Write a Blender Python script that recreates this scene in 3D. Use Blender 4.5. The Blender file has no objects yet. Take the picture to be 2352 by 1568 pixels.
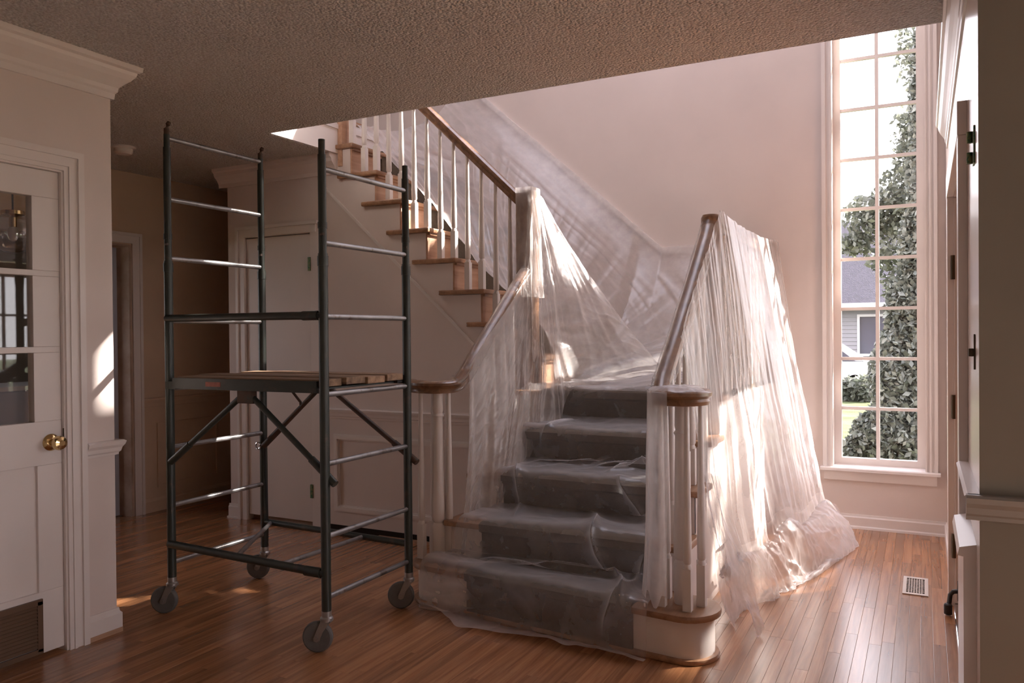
import bpy, bmesh, math, random
import numpy as np
from mathutils import Vector, Matrix

random.seed(7)
rng = np.random.default_rng(7)
scene = bpy.context.scene
COL = scene.collection

# ------------------------------------------------------------------ camera
CAM = Vector((0.0, 0.0, 1.27))
YAW, PITCH, ROLL, FPX = 0.47756, -0.00891, -0.00863, 1829.0
_f = Vector((-math.sin(YAW) * math.cos(PITCH), math.cos(YAW) * math.cos(PITCH), math.sin(PITCH)))
_r = Vector((math.cos(YAW), math.sin(YAW), 0.0))
_u = _r.cross(_f)
_r2 = math.cos(ROLL) * _r + math.sin(ROLL) * _u
_u2 = -math.sin(ROLL) * _r + math.cos(ROLL) * _u
camd = bpy.data.cameras.new('camera')
camd.sensor_width = 36.0
camd.lens = FPX / 2352.0 * 36.0
camd.clip_start = 0.02
camd.clip_end = 300
cam = bpy.data.objects.new('camera', camd)
cam.matrix_world = Matrix(((_r2.x, _u2.x, -_f.x, CAM.x), (_r2.y, _u2.y, -_f.y, CAM.y),
                           (_r2.z, _u2.z, -_f.z, CAM.z), (0, 0, 0, 1)))
COL.objects.link(cam)
scene.camera = cam

# ------------------------------------------------------------------ sky, sun, exposure
SUN = Vector((1.03, 1.0, 0.975)).normalized()          # direction towards the sun
world = bpy.data.worlds.new('sky')
scene.world = world
world.use_nodes = True
wn = world.node_tree.nodes
wl = world.node_tree.links
wn.clear()
wo = wn.new('ShaderNodeOutputWorld')
bg = wn.new('ShaderNodeBackground')
# hazy bright summer sky: white towards the horizon, pale blue overhead
wtc = wn.new('ShaderNodeTexCoord')
wsx = wn.new('ShaderNodeSeparateXYZ')
wcr = wn.new('ShaderNodeValToRGB')
wcr.color_ramp.elements[0].position = 0.0
wcr.color_ramp.elements[0].color = (0.99, 0.92, 0.94, 1)
wcr.color_ramp.elements[1].position = 0.75
wcr.color_ramp.elements[1].color = (0.84, 0.79, 0.93, 1)
wl.new(wtc.outputs['Generated'], wsx.inputs[0])
wl.new(wsx.outputs['Z'], wcr.inputs['Fac'])
wl.new(wcr.outputs[0], bg.inputs['Color'])
bg.inputs['Strength'].default_value = 6.0
wl.new(bg.outputs[0], wo.inputs['Surface'])

sund = bpy.data.lights.new('sun', 'SUN')
sund.energy = 38.0
sund.angle = math.radians(1.0)
sund.color = (1.0, 0.90, 0.83)
sun = bpy.data.objects.new('sun', sund)
sun.rotation_euler = SUN.to_track_quat('Z', 'Y').to_euler()
sun.location = SUN * 20
COL.objects.link(sun)


def portal(name, loc, direction, sx, sy):
    """light portal lying in a window opening: emits nothing, only guides sky sampling"""
    d = bpy.data.lights.new(name, 'AREA')
    d.shape = 'RECTANGLE'
    d.size = sx
    d.size_y = sy
    d.cycles.is_portal = True
    o = bpy.data.objects.new(name, d)
    o.location = loc
    o.rotation_euler = Vector(direction).to_track_quat('-Z', 'Y').to_euler()
    COL.objects.link(o)


scene.view_settings.view_transform = 'Standard'
scene.view_settings.look = 'None'
scene.view_settings.gamma = 1.0
scene.view_settings.use_curve_mapping = False
scene.view_settings.exposure = 0.44
scene.cycles.max_bounces = 9
scene.cycles.diffuse_bounces = 5
scene.cycles.transparent_max_bounces = 16
scene.cycles.sample_clamp_indirect = 6.0
scene.cycles.caustics_reflective = False
scene.cycles.caustics_refractive = False


# ------------------------------------------------------------------ pixel helpers (only for laying out measurements)
def ray(u, v):
    return _r2 * ((u - 1176.0) / FPX) + _u2 * ((784.0 - v) / FPX) + _f


def onz(u, v, z):
    d = ray(u, v)
    return CAM + d * ((z - CAM.z) / d.z)


def ony(u, v, y):
    d = ray(u, v)
    return CAM + d * (y / d.y)


def onx(u, v, x):
    d = ray(u, v)
    return CAM + d * (x / d.x)


def project(p):
    d = Vector(p) - CAM
    w = d.dot(_f)
    return 1176 + FPX * d.dot(_r2) / w, 784 - FPX * d.dot(_u2) / w, w


# ------------------------------------------------------------------ materials
MATS = {}


class NT:
    def __init__(self, name):
        m = bpy.data.materials.new(name)
        m.use_nodes = True
        self.m = m
        self.t = m.node_tree
        self.t.nodes.clear()
        self.out = self.n('ShaderNodeOutputMaterial')
        MATS[name] = m

    def n(self, typ, **kw):
        nd = self.t.nodes.new(typ)
        for k, v in kw.items():
            if k in nd.inputs.keys():
                nd.inputs[k].default_value = v
            else:
                setattr(nd, k, v)
        return nd

    def l(self, a, b):
        self.t.links.new(a, b)


def c4(c):
    return (c[0], c[1], c[2], 1.0)


def paint(name, col, rough=0.5, spec=0.4, noise=0.04, scale=3.0, bump=0.0, bscale=200.0, metal=0.0, coat=0.0, col2=None, mixscale=None, thr=(0.45, 0.6), bdist=0.002, rnd=0.0):
    """plain procedural material: base colour with soft variation, optional second (wear) colour, fine bump"""
    N = NT(name)
    p = N.n('ShaderNodeBsdfPrincipled', Roughness=rough, Metallic=metal)
    p.inputs['Specular IOR Level'].default_value = spec
    p.inputs['Coat Weight'].default_value = coat
    p.inputs['Coat Roughness'].default_value = 0.15
    tc = N.n('ShaderNodeTexCoord')
    nz = N.n('ShaderNodeTexNoise', Scale=scale, Detail=4.0)
    N.l(tc.outputs['Object'], nz.inputs['Vector'])
    cr = N.n('ShaderNodeMapRange')
    cr.inputs['From Min'].default_value = 0.3
    cr.inputs['From Max'].default_value = 0.7
    cr.inputs['To Min'].default_value = 1 - noise
    cr.inputs['To Max'].default_value = 1 + noise
    N.l(nz.outputs['Fac'], cr.inputs['Value'])
    mul = N.n('ShaderNodeVectorMath', operation='SCALE')
    base = N.n('ShaderNodeRGB')
    base.outputs[0].default_value = c4(col)
    src = base.outputs[0]
    if col2 is not None:
        n2 = N.n('ShaderNodeTexNoise', Scale=mixscale or 12.0, Detail=6.0, Roughness=0.65)
        N.l(tc.outputs['Object'], n2.inputs['Vector'])
        mr = N.n('ShaderNodeMapRange')
        mr.inputs['From Min'].default_value = thr[0]
        mr.inputs['From Max'].default_value = thr[1]
        N.l(n2.outputs['Fac'], mr.inputs['Value'])
        mx = N.n('ShaderNodeMix', data_type='RGBA')
        N.l(mr.outputs['Result'], mx.inputs['Factor'])
        N.l(src, mx.inputs[6])
        mx.inputs[7].default_value = c4(col2)
        src = mx.outputs[2]
    N.l(src, mul.inputs[0])
    N.l(cr.outputs['Result'], mul.inputs['Scale'])
    last = mul.outputs[0]
    if rnd:
        oi = N.n('ShaderNodeObjectInfo')
        rr = N.n('ShaderNodeMapRange')
        rr.inputs['To Min'].default_value = 1 - rnd
        rr.inputs['To Max'].default_value = 1 + rnd
        N.l(oi.outputs['Random'], rr.inputs['Value'])
        m2 = N.n('ShaderNodeVectorMath', operation='SCALE')
        N.l(last, m2.inputs[0])
        N.l(rr.outputs['Result'], m2.inputs['Scale'])
        last = m2.outputs[0]
    N.l(last, p.inputs['Base Color'])
    if bump:
        nb = N.n('ShaderNodeTexNoise', Scale=bscale, Detail=3.0)
        N.l(tc.outputs['Object'], nb.inputs['Vector'])
        bp = N.n('ShaderNodeBump', Strength=bump, Distance=bdist)
        N.l(nb.outputs['Fac'], bp.inputs['Height'])
        N.l(bp.outputs[0], p.inputs['Normal'])
    N.l(p.outputs[0], N.out.inputs['Surface'])
    return N.m


def wood(name, dark, light, axis=1, scale=1.0, rough=0.35, coat=0.25, rnd=0.15, bump=0.1, island=False):
    N = NT(name)
    p = N.n('ShaderNodeBsdfPrincipled', Roughness=rough)
    p.inputs['Coat Weight'].default_value = coat
    p.inputs['Coat Roughness'].default_value = 0.22
    tc = N.n('ShaderNodeTexCoord')
    geo = N.n('ShaderNodeNewGeometry')
    oi = N.n('ShaderNodeObjectInfo')
    rsrc = geo.outputs['Random Per Island'] if island else oi.outputs['Random']
    off = N.n('ShaderNodeVectorMath', operation='SCALE')
    off.inputs[0].default_value = (37.0, 11.0, 53.0)
    N.l(rsrc, off.inputs['Scale'])
    add = N.n('ShaderNodeVectorMath', operation='ADD')
    N.l(tc.outputs['Object'], add.inputs[0])
    N.l(off.outputs[0], add.inputs[1])
    mp = N.n('ShaderNodeMapping')
    s = [34.0 * scale] * 3
    s[axis] = 1.6 * scale
    mp.inputs['Scale'].default_value = s
    N.l(add.outputs[0], mp.inputs['Vector'])
    nz = N.n('ShaderNodeTexNoise', Scale=1.0, Detail=7.0, Roughness=0.62, Distortion=0.6)
    N.l(mp.outputs[0], nz.inputs['Vector'])
    cr = N.n('ShaderNodeValToRGB')
    cr.color_ramp.elements[0].position = 0.32
    cr.color_ramp.elements[0].color = c4(dark)
    cr.color_ramp.elements[1].position = 0.66
    cr.color_ramp.elements[1].color = c4(light)
    N.l(nz.outputs['Fac'], cr.inputs['Fac'])
    rr = N.n('ShaderNodeMapRange')
    rr.inputs['To Min'].default_value = 1 - rnd
    rr.inputs['To Max'].default_value = 1 + rnd
    N.l(rsrc, rr.inputs['Value'])
    mul = N.n('ShaderNodeVectorMath', operation='SCALE')
    N.l(cr.outputs[0], mul.inputs[0])
    N.l(rr.outputs[0], mul.inputs['Scale'])
    N.l(mul.outputs[0], p.inputs['Base Color'])
    if bump:
        bp = N.n('ShaderNodeBump', Strength=bump, Distance=0.001)
        N.l(nz.outputs['Fac'], bp.inputs['Height'])
        N.l(bp.outputs[0], p.inputs['Normal'])
    N.l(p.outputs[0], N.out.inputs['Surface'])
    return N.m


paint('wall_paint_gloss', (0.75, 0.65, 0.60), rough=0.24, spec=0.6, noise=0.02)
paint('wall_paint_shaded', (0.20, 0.178, 0.145), rough=0.6, spec=0.2, noise=0.04, bump=0.1, bscale=260, bdist=0.001)  # shade on the near wall is mixed into this colour
paint('trim_shaded', (0.25, 0.225, 0.205), rough=0.4, spec=0.3, noise=0.03)  # the same shade mixed into the near wall's mouldings
paint('pale_bounce', (0.62, 0.58, 0.54), rough=0.95, spec=0.05, noise=0.1, scale=40)
paint('wall_paint', (0.72, 0.632, 0.592), rough=0.6, spec=0.25, noise=0.03, bump=0.12, bscale=260, bdist=0.001)
paint('trim_paint', (0.77, 0.71, 0.68), rough=0.32, spec=0.4, noise=0.02, bump=0.05, bscale=90)
paint('door_paint', (0.74, 0.68, 0.65), rough=0.36, spec=0.4, noise=0.03, bump=0.05, bscale=70)
paint('stair_white', (0.73, 0.67, 0.63), rough=0.42, spec=0.35, noise=0.03)
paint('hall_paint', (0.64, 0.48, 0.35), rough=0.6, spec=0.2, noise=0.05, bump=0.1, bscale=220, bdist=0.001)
paint('gap_dark', (0.03, 0.022, 0.018), rough=0.9, spec=0.1)
paint('raw_wood_edge', (0.36, 0.25, 0.18), rough=0.7, col2=(0.48, 0.38, 0.31), mixscale=5, thr=(0.35, 0.65))
wood('oak_floor', (0.235, 0.092, 0.038), (0.42, 0.195, 0.088), axis=1, scale=1.0, rough=0.24, coat=0.5, rnd=0.2, bump=0.04)
wood('oak_floor_far', (0.235, 0.092, 0.038), (0.42, 0.195, 0.088), axis=1, rough=0.24, coat=0.5, rnd=0.2, bump=0.04, island=True)
wood('rail_wood', (0.13, 0.062, 0.030), (0.27, 0.14, 0.070), axis=1, scale=0.8, rough=0.32, coat=0.3, rnd=0.08)
wood('tread_wood', (0.24, 0.12, 0.06), (0.40, 0.22, 0.12), axis=1, scale=0.8, rough=0.4, coat=0.2, rnd=0.12)
wood('riser_wood', (0.40, 0.22, 0.13), (0.58, 0.36, 0.24), axis=1, scale=0.8, rough=0.5, coat=0.0, rnd=0.12)
wood('plank_wood', (0.15, 0.085, 0.048), (0.36, 0.23, 0.14), axis=0, scale=0.9, rough=0.75, coat=0.0, rnd=0.3, bump=0.3)
paint('carpet', (0.135, 0.108, 0.080), rough=0.95, spec=0.05, noise=0.15, scale=60, bump=0.8, bscale=420, bdist=0.004)
paint('scaffold_green', (0.024, 0.029, 0.023), rough=0.42, spec=0.5, noise=0.2, scale=9, col2=(0.060, 0.045, 0.034), mixscale=16, thr=(0.58, 0.70), bump=0.15, bscale=120)
paint('scaffold_rust', (0.075, 0.040, 0.026), rough=0.6, spec=0.4, noise=0.2, scale=9, col2=(0.05, 0.05, 0.04), mixscale=16, thr=(0.5, 0.65), bump=0.2, bscale=120)
paint('scaffold_rung', (0.30, 0.29, 0.29), rough=0.33, spec=0.5, noise=0.15, scale=12, metal=0.65, col2=(0.15, 0.11, 0.09), mixscale=20, thr=(0.55, 0.7))
paint('galvanised', (0.34, 0.32, 0.30), rough=0.42, metal=0.7, noise=0.15, scale=20)
paint('rubber', (0.13, 0.125, 0.118), rough=0.7, spec=0.3, noise=0.12, scale=25)
paint('wheel_hub', (0.22, 0.21, 0.20), rough=0.6, spec=0.3, noise=0.12, scale=25)
paint('brass', (0.68, 0.50, 0.25), rough=0.16, metal=1.0, noise=0.03)
paint('old_brass', (0.22, 0.23, 0.12), rough=0.35, metal=0.8, noise=0.15, scale=40, col2=(0.04, 0.14, 0.09), mixscale=60)
paint('dark_bronze', (0.10, 0.075, 0.05), rough=0.4, metal=0.8, noise=0.1)
paint('chrome', (0.75, 0.75, 0.78), rough=0.12, metal=1.0, noise=0.02)
paint('black_iron', (0.035, 0.033, 0.032), rough=0.45, metal=0.5, noise=0.1)
paint('louver_brown', (0.13, 0.075, 0.045), rough=0.45, noise=0.08)
paint('vent_metal', (0.50, 0.42, 0.36), rough=0.4, metal=0.3, noise=0.05)
paint('plastic_white', (0.72, 0.66, 0.62), rough=0.35, noise=0.02)
paint('sticker_red', (0.32, 0.10, 0.07), rough=0.6, noise=0.3, scale=40)
paint('counter_white', (0.80, 0.80, 0.84), rough=0.3, noise=0.02)
paint('cabinet_blue', (0.52, 0.56, 0.66), rough=0.45, noise=0.03)
paint('kitchen_wall', (0.42, 0.40, 0.36), rough=0.6, noise=0.05)
paint('grass', (0.075, 0.09, 0.04), rough=0.9, spec=0.1, noise=0.4, scale=1.5, bump=0.6, bscale=40, bdist=0.03)
paint('siding', (0.17, 0.165, 0.175), rough=0.6, noise=0.03)
paint('shingles', (0.030, 0.027, 0.037), rough=0.85, noise=0.25, scale=9, bump=0.5, bscale=30, bdist=0.02)
paint('dark_pane', (0.05, 0.05, 0.07), rough=0.15, noise=0.05)
paint('car_white', (0.36, 0.36, 0.37), rough=0.25, coat=0.5, noise=0.02)
paint('bark', (0.10, 0.075, 0.055), rough=0.9, noise=0.3, scale=12, bump=0.8, bscale=25, bdist=0.02)


def popcorn():
    N = NT('popcorn_ceiling')
    p = N.n('ShaderNodeBsdfPrincipled', Roughness=0.85)
    p.inputs['Specular IOR Level'].default_value = 0.15
    tc = N.n('ShaderNodeTexCoord')
    nz = N.n('ShaderNodeTexNoise', Scale=80.0, Detail=2.5, Roughness=0.6)
    vo = N.n('ShaderNodeTexVoronoi', Scale=85.0)
    N.l(tc.outputs['Object'], nz.inputs['Vector'])
    N.l(tc.outputs['Object'], vo.inputs['Vector'])
    sb = N.n('ShaderNodeMath', operation='SUBTRACT')
    N.l(nz.outputs['Fac'], sb.inputs[0])
    N.l(vo.outputs['Distance'], sb.inputs[1])
    bp = N.n('ShaderNodeBump', Strength=1.0, Distance=0.022)
    N.l(sb.outputs[0], bp.inputs['Height'])
    N.l(bp.outputs[0], p.inputs['Normal'])
    cr = N.n('ShaderNodeValToRGB')
    cr.color_ramp.elements[0].color = (0.72, 0.665, 0.625, 1)
    cr.color_ramp.elements[1].color = (0.88, 0.845, 0.815, 1)
    cr.color_ramp.elements[0].position = 0.35
    cr.color_ramp.elements[1].position = 0.65
    N.l(nz.outputs['Fac'], cr.inputs['Fac'])
    N.l(cr.outputs[0], p.inputs['Base Color'])
    N.l(p.outputs[0], N.out.inputs['Surface'])


popcorn()


def schlick(N, f0=0.04, normal=None):
    """Fresnel reflectance of a thin sheet, the same from both sides"""
    lw = N.n('ShaderNodeLayerWeight', Blend=0.5)
    if normal is not None:
        N.l(normal, lw.inputs['Normal'])
    pw = N.n('ShaderNodeMath', operation='POWER')
    pw.inputs[1].default_value = 5.0
    N.l(lw.outputs['Facing'], pw.inputs[0])
    mr = N.n('ShaderNodeMapRange')
    mr.inputs['To Min'].default_value = f0
    mr.inputs['To Max'].default_value = 1.0
    N.l(pw.outputs[0], mr.inputs['Value'])
    return mr.outputs['Result']


def glass(name, tint=(0.97, 0.98, 0.98), f0=0.04):
    N = NT(name)
    tr = N.n('ShaderNodeBsdfTransparent')
    tr.inputs[0].default_value = c4(tint)
    gl = N.n('ShaderNodeBsdfGlossy', Roughness=0.02)
    mx = N.n('ShaderNodeMixShader')
    N.l(schlick(N, f0), mx.inputs[0])
    N.l(tr.outputs[0], mx.inputs[1])
    N.l(gl.outputs[0], mx.inputs[2])
    N.l(mx.outputs[0], N.out.inputs['Surface'])


glass('window_glass')


def polythene(name, lo=0.20, hi=0.80, tint=(0.87, 0.84, 0.83), gloss=0.045, rough=0.30, power=1.6):
    """thin builder's film: mostly see-through face on, milkier where it is seen edge on (longer way through the film)"""
    N = NT(name)
    tr = N.n('ShaderNodeBsdfTransparent')
    tr.inputs[0].default_value = (0.97, 0.96, 0.95, 1)
    df = N.n('ShaderNodeBsdfDiffuse')
    df.inputs[0].default_value = c4(tint)
    tl = N.n('ShaderNodeBsdfTranslucent')
    tl.inputs[0].default_value = c4(tint)
    gl = N.n('ShaderNodeBsdfGlossy', Roughness=rough)
    gl.inputs[0].default_value = (0.95, 0.95, 0.97, 1)
    m1 = N.n('ShaderNodeMixShader')
    m1.inputs[0].default_value = 0.62
    N.l(df.outputs[0], m1.inputs[1])
    N.l(tl.outputs[0], m1.inputs[2])
    lw = N.n('ShaderNodeLayerWeight', Blend=0.5)
    pw = N.n('ShaderNodeMath', operation='POWER')
    pw.inputs[1].default_value = power
    N.l(lw.outputs['Facing'], pw.inputs[0])
    tc = N.n('ShaderNodeTexCoord')
    nz = N.n('ShaderNodeTexNoise', Scale=7.0, Detail=5.0, Roughness=0.6)
    N.l(tc.outputs['Object'], nz.inputs['Vector'])
    nm = N.n('ShaderNodeMapRange')
    nm.inputs['From Min'].default_value = 0.35
    nm.inputs['From Max'].default_value = 0.65
    nm.inputs['To Min'].default_value = lo * 0.75
    nm.inputs['To Max'].default_value = lo * 1.25
    N.l(nz.outputs['Fac'], nm.inputs['Value'])
    mr = N.n('ShaderNodeMapRange')
    mr.inputs['To Max'].default_value = hi
    N.l(pw.outputs[0], mr.inputs['Value'])
    N.l(nm.outputs['Result'], mr.inputs['To Min'])
    m2 = N.n('ShaderNodeMixShader')
    N.l(mr.outputs['Result'], m2.inputs[0])
    N.l(tr.outputs[0], m2.inputs[1])
    N.l(m1.outputs[0], m2.inputs[2])
    nb = N.n('ShaderNodeTexNoise', Scale=38.0, Detail=4.0, Roughness=0.55, Distortion=0.8)
    N.l(tc.outputs['Object'], nb.inputs['Vector'])
    bp = N.n('ShaderNodeBump', Strength=0.35, Distance=0.006)
    N.l(nb.outputs['Fac'], bp.inputs['Height'])
    N.l(bp.outputs[0], gl.inputs['Normal'])
    gm = N.n('ShaderNodeMath', operation='MULTIPLY')
    gm.inputs[1].default_value = gloss / 0.06
    gm.use_clamp = True
    N.l(schlick(N, 0.06, bp.outputs[0]), gm.inputs[0])
    m3 = N.n('ShaderNodeMixShader')
    N.l(gm.outputs[0], m3.inputs[0])
    N.l(m2.outputs[0], m3.inputs[1])
    N.l(gl.outputs[0], m3.inputs[2])
    N.l(m3.outputs[0], N.out.inputs['Surface'])


polythene('polythene', lo=0.36, hi=0.92, power=1.5)
polythene('polythene_thin', lo=0.20, hi=0.78)
polythene('polythene_clear', lo=0.06, hi=0.32, gloss=0.018)
polythene('polythene_heap', lo=0.42, hi=0.88, gloss=0.03, power=1.4)
polythene('polythene_milky', lo=0.22, hi=0.82, power=1.8)
polythene('polythene_wall', lo=0.34, hi=0.90, power=1.5)


def leafmat(name, a, b, trans=0.35):
    N = NT(name)
    geo = N.n('ShaderNodeNewGeometry')
    cr = N.n('ShaderNodeValToRGB')
    cr.color_ramp.elements[0].color = c4(a)
    cr.color_ramp.elements[1].color = c4(b)
    N.l(geo.outputs['Random Per Island'], cr.inputs['Fac'])
    p = N.n('ShaderNodeBsdfPrincipled', Roughness=0.5)
    N.l(cr.outputs[0], p.inputs['Base Color'])
    tl = N.n('ShaderNodeBsdfTranslucent')
    N.l(cr.outputs[0], tl.inputs[0])
    mx = N.n('ShaderNodeMixShader')
    mx.inputs[0].default_value = trans
    N.l(p.outputs[0], mx.inputs[1])
    N.l(tl.outputs[0], mx.inputs[2])
    N.l(mx.outputs[0], N.out.inputs['Surface'])


leafmat('ivy_leaf', (0.075, 0.088, 0.078), (0.21, 0.23, 0.20), 0.25)
leafmat('maple_leaf', (0.06, 0.07, 0.055), (0.17, 0.18, 0.14), 0.35)


# ------------------------------------------------------------------ mesh builder
class MB:
    def __init__(self):
        self.v = []
        self.f = []

    def add(self, vs, fs):
        o = len(self.v)
        self.v.extend([tuple(p) for p in vs])
        self.f.extend([tuple(i + o for i in f) for f in fs])
        return self

    def box(self, x0, x1, y0, y1, z0, z1):
        x0, x1 = min(x0, x1), max(x0, x1)
        y0, y1 = min(y0, y1), max(y0, y1)
        z0, z1 = min(z0, z1), max(z0, z1)
        return self.add([(x0, y0, z0), (x1, y0, z0), (x1, y1, z0), (x0, y1, z0), (x0, y0, z1), (x1, y0, z1), (x1, y1, z1), (x0, y1, z1)],
                        [(0, 3, 2, 1), (4, 5, 6, 7), (0, 1, 5, 4), (1, 2, 6, 5), (2, 3, 7, 6), (3, 0, 4, 7)])

    def prism(self, poly, axis, a, b):
        """poly in the two other axes (cyclic order x->yz, y->xz, z->xy), extruded a..b along axis"""
        n = len(poly)

        def pt(p, t):
            if axis == 'x':
                return (t, p[0], p[1])
            if axis == 'y':
                return (p[0], t, p[1])
            return (p[0], p[1], t)
        vs = [pt(p, a) for p in poly] + [pt(p, b) for p in poly]
        fs = [tuple(range(n)), tuple(range(2 * n - 1, n - 1, -1))]
        for i in range(n):
            j = (i + 1) % n
            fs.append((i, i + n, j + n, j))
        return self.add(vs, fs)

    def tube(self, path, r, n=10, cap=True, sx=1.0, sz=1.0):
        path = [Vector(p) for p in path]
        rs = r if isinstance(r, (list, tuple)) else [r] * len(path)
        o = len(self.v)
        up0 = Vector((0, 0, 1))
        for i, p in enumerate(path):
            d = (path[min(i + 1, len(path) - 1)] - path[max(i - 1, 0)]).normalized()
            up = up0 if abs(d.z) < 0.98 else Vector((0, 1, 0))
            a = d.cross(up).normalized()
            b = a.cross(d).normalized()
            for k in range(n):
                t = 2 * math.pi * k / n
                self.v.append(tuple(p + a * (math.cos(t) * rs[i] * sx) + b * (math.sin(t) * rs[i] * sz)))
        for i in range(len(path) - 1):
            for k in range(n):
                k2 = (k + 1) % n
                self.f.append((o + i * n + k, o + i * n + k2, o + (i + 1) * n + k2, o + (i + 1) * n + k))
        if cap:
            self.f.append(tuple(o + k for k in range(n - 1, -1, -1)))
            e = o + (len(path) - 1) * n
            self.f.append(tuple(e + k for k in range(n)))
        return self

    def lathe(self, prof, c=(0, 0, 0), n=16, axis='z'):
        o = len(self.v)
        for (r, t) in prof:
            for k in range(n):
                a = 2 * math.pi * k / n
                x, y = r * math.cos(a), r * math.sin(a)
                if axis == 'z':
                    q = (c[0] + x, c[1] + y, c[2] + t)
                elif axis == 'x':
                    q = (c[0] + t, c[1] + x, c[2] + y)
                else:
                    q = (c[0] + x, c[1] + t, c[2] + y)
                self.v.append(q)
        for i in range(len(prof) - 1):
            for k in range(n):
                k2 = (k + 1) % n
                self.f.append((o + i * n + k, o + i * n + k2, o + (i + 1) * n + k2, o + (i + 1) * n + k))
        self.f.append(tuple(o + k for k in range(n - 1, -1, -1)))
        e = o + (len(prof) - 1) * n
        self.f.append(tuple(e + k for k in range(n)))
        return self

    def grid(self, P):
        n, m = P.shape[:2]
        o = len(self.v)
        self.v.extend(map(tuple, P.reshape(-1, 3).tolist()))
        idx = (np.arange(n * m).reshape(n, m) + o)
        q = np.stack([idx[:-1, :-1], idx[1:, :-1], idx[1:, 1:], idx[:-1, 1:]], -1).reshape(-1, 4)
        self.f.extend(map(tuple, q.tolist()))
        return self

    def mesh(self, name, mat, smooth=False, bevel=0.0):
        me = bpy.data.meshes.new(name)
        me.from_pydata(self.v, [], self.f)
        bm = bmesh.new()
        bm.from_mesh(me)
        if not smooth or len(self.f) < 5000:
            bmesh.ops.recalc_face_normals(bm, faces=bm.faces)
        if bevel:
            es = [e for e in bm.edges if len(e.link_faces) == 2 and e.calc_face_angle(0) > 0.6]
            bmesh.ops.bevel(bm, geom=es, offset=bevel, segments=2, profile=0.6, affect='EDGES', clamp_overlap=True)
        bm.to_mesh(me)
        bm.free()
        me.materials.append(MATS[mat])
        if smooth:
            if smooth == 'auto':
                for p in me.polygons:
                    p.use_smooth = True
                me.set_sharp_from_angle(angle=math.radians(38))
            else:
                me.polygons.foreach_set('use_smooth', [True] * len(me.polygons))
        me.update()
        return me

    def build(self, name, mat, parent=None, smooth=False, bevel=0.0, mat2=None, split=None):
        me = self.mesh(name, mat, smooth, bevel)
        if mat2:
            me.materials.append(MATS[mat2])
            ix = np.zeros(len(me.polygons), dtype=np.int32)
            ix[split:] = 1
            me.polygons.foreach_set('material_index', ix)
        return link(name, me, parent)


def link(name, me, parent=None, loc=None):
    o = bpy.data.objects.new(name, me)
    COL.objects.link(o)
    if loc is not None:
        o.location = loc
    if parent is not None:
        o.parent = parent
        if loc is None and parent.type == 'EMPTY' and parent.parent is None:
            o.matrix_parent_inverse = Matrix.Translation(-parent.location)
        elif loc is None and parent.parent is not None and parent.parent.type == 'EMPTY':
            pass
    return o


def thing(name, label, cat, loc=(0, 0, 0), group=None, kind=None):
    o = bpy.data.objects.new(name, None)
    o.empty_display_size = 0.1
    COL.objects.link(o)
    o.location = loc
    tag(o, label, cat, group, kind)
    return o


def tag(o, label=None, cat=None, group=None, kind=None):
    if label:
        o['label'] = label
    if cat:
        o['category'] = cat
    if group:
        o['group'] = group
    if kind:
        o['kind'] = kind
    return o


def struct(o, label=None):
    o['kind'] = 'structure'
    if label:
        o['label'] = label
    return o


def rect_holes(mb, axis, a0, a1, u0, u1, z0, z1, holes):
    """wall slab: axis 'x' (thickness a0..a1 in x, runs u in y) or 'y'; rectangular holes (u0,u1,z0,z1)"""
    us = sorted({u0, u1, *[h[0] for h in holes], *[h[1] for h in holes]})
    zs = sorted({z0, z1, *[h[2] for h in holes], *[h[3] for h in holes]})
    us = [u for u in us if u0 <= u <= u1]
    zs = [z for z in zs if z0 <= z <= z1]
    for j in range(len(zs) - 1):
        run = None
        for i in range(len(us) - 1):
            uc, zc = (us[i] + us[i + 1]) / 2, (zs[j] + zs[j + 1]) / 2
            hole = any(h[0] < uc < h[1] and h[2] < zc < h[3] for h in holes)
            if hole:
                if run is not None:
                    _wb(mb, axis, a0, a1, run, us[i], zs[j], zs[j + 1])
                    run = None
            elif run is None:
                run = us[i]
        if run is not None:
            _wb(mb, axis, a0, a1, run, us[-1], zs[j], zs[j + 1])
    return mb


def _wb(mb, axis, a0, a1, u0, u1, z0, z1):
    if axis == 'x':
        mb.box(a0, a1, u0, u1, z0, z1)
    else:
        mb.box(u0, u1, a0, a1, z0, z1)


# noise -------------------------------------------------------------
def _h(i, j, seed):
    n = (i.astype(np.int64) * 374761393 + j.astype(np.int64) * 668265263 + seed * 974634777) & 0x7fffffff
    n = ((n ^ (n >> 13)) * 1274126177) & 0x7fffffff
    n = n ^ (n >> 16)
    return (n & 0xffff) / 32767.5 - 1.0


def n2(x, y, seed=0):
    x, y = np.broadcast_arrays(np.asarray(x, float), np.asarray(y, float))
    i, j = np.floor(x), np.floor(y)
    fx, fy = x - i, y - j
    fx = fx * fx * fx * (fx * (fx * 6 - 15) + 10)
    fy = fy * fy * fy * (fy * (fy * 6 - 15) + 10)
    a, b, c, d = _h(i, j, seed), _h(i + 1, j, seed), _h(i, j + 1, seed), _h(i + 1, j + 1, seed)
    return (a * (1 - fx) + b * fx) * (1 - fy) + (c * (1 - fx) + d * fx) * fy


def fbm(x, y, seed=0, o=3):
    s, a = 0, 1.0
    for k in range(o):
        s = s + a * n2(x * 2 ** k, y * 2 ** k, seed + k * 17)
        a *= 0.5
    return s / 1.75


def ridge(x, y, seed=0):
    return 1 - 2 * np.abs(n2(x, y, seed))


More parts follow.
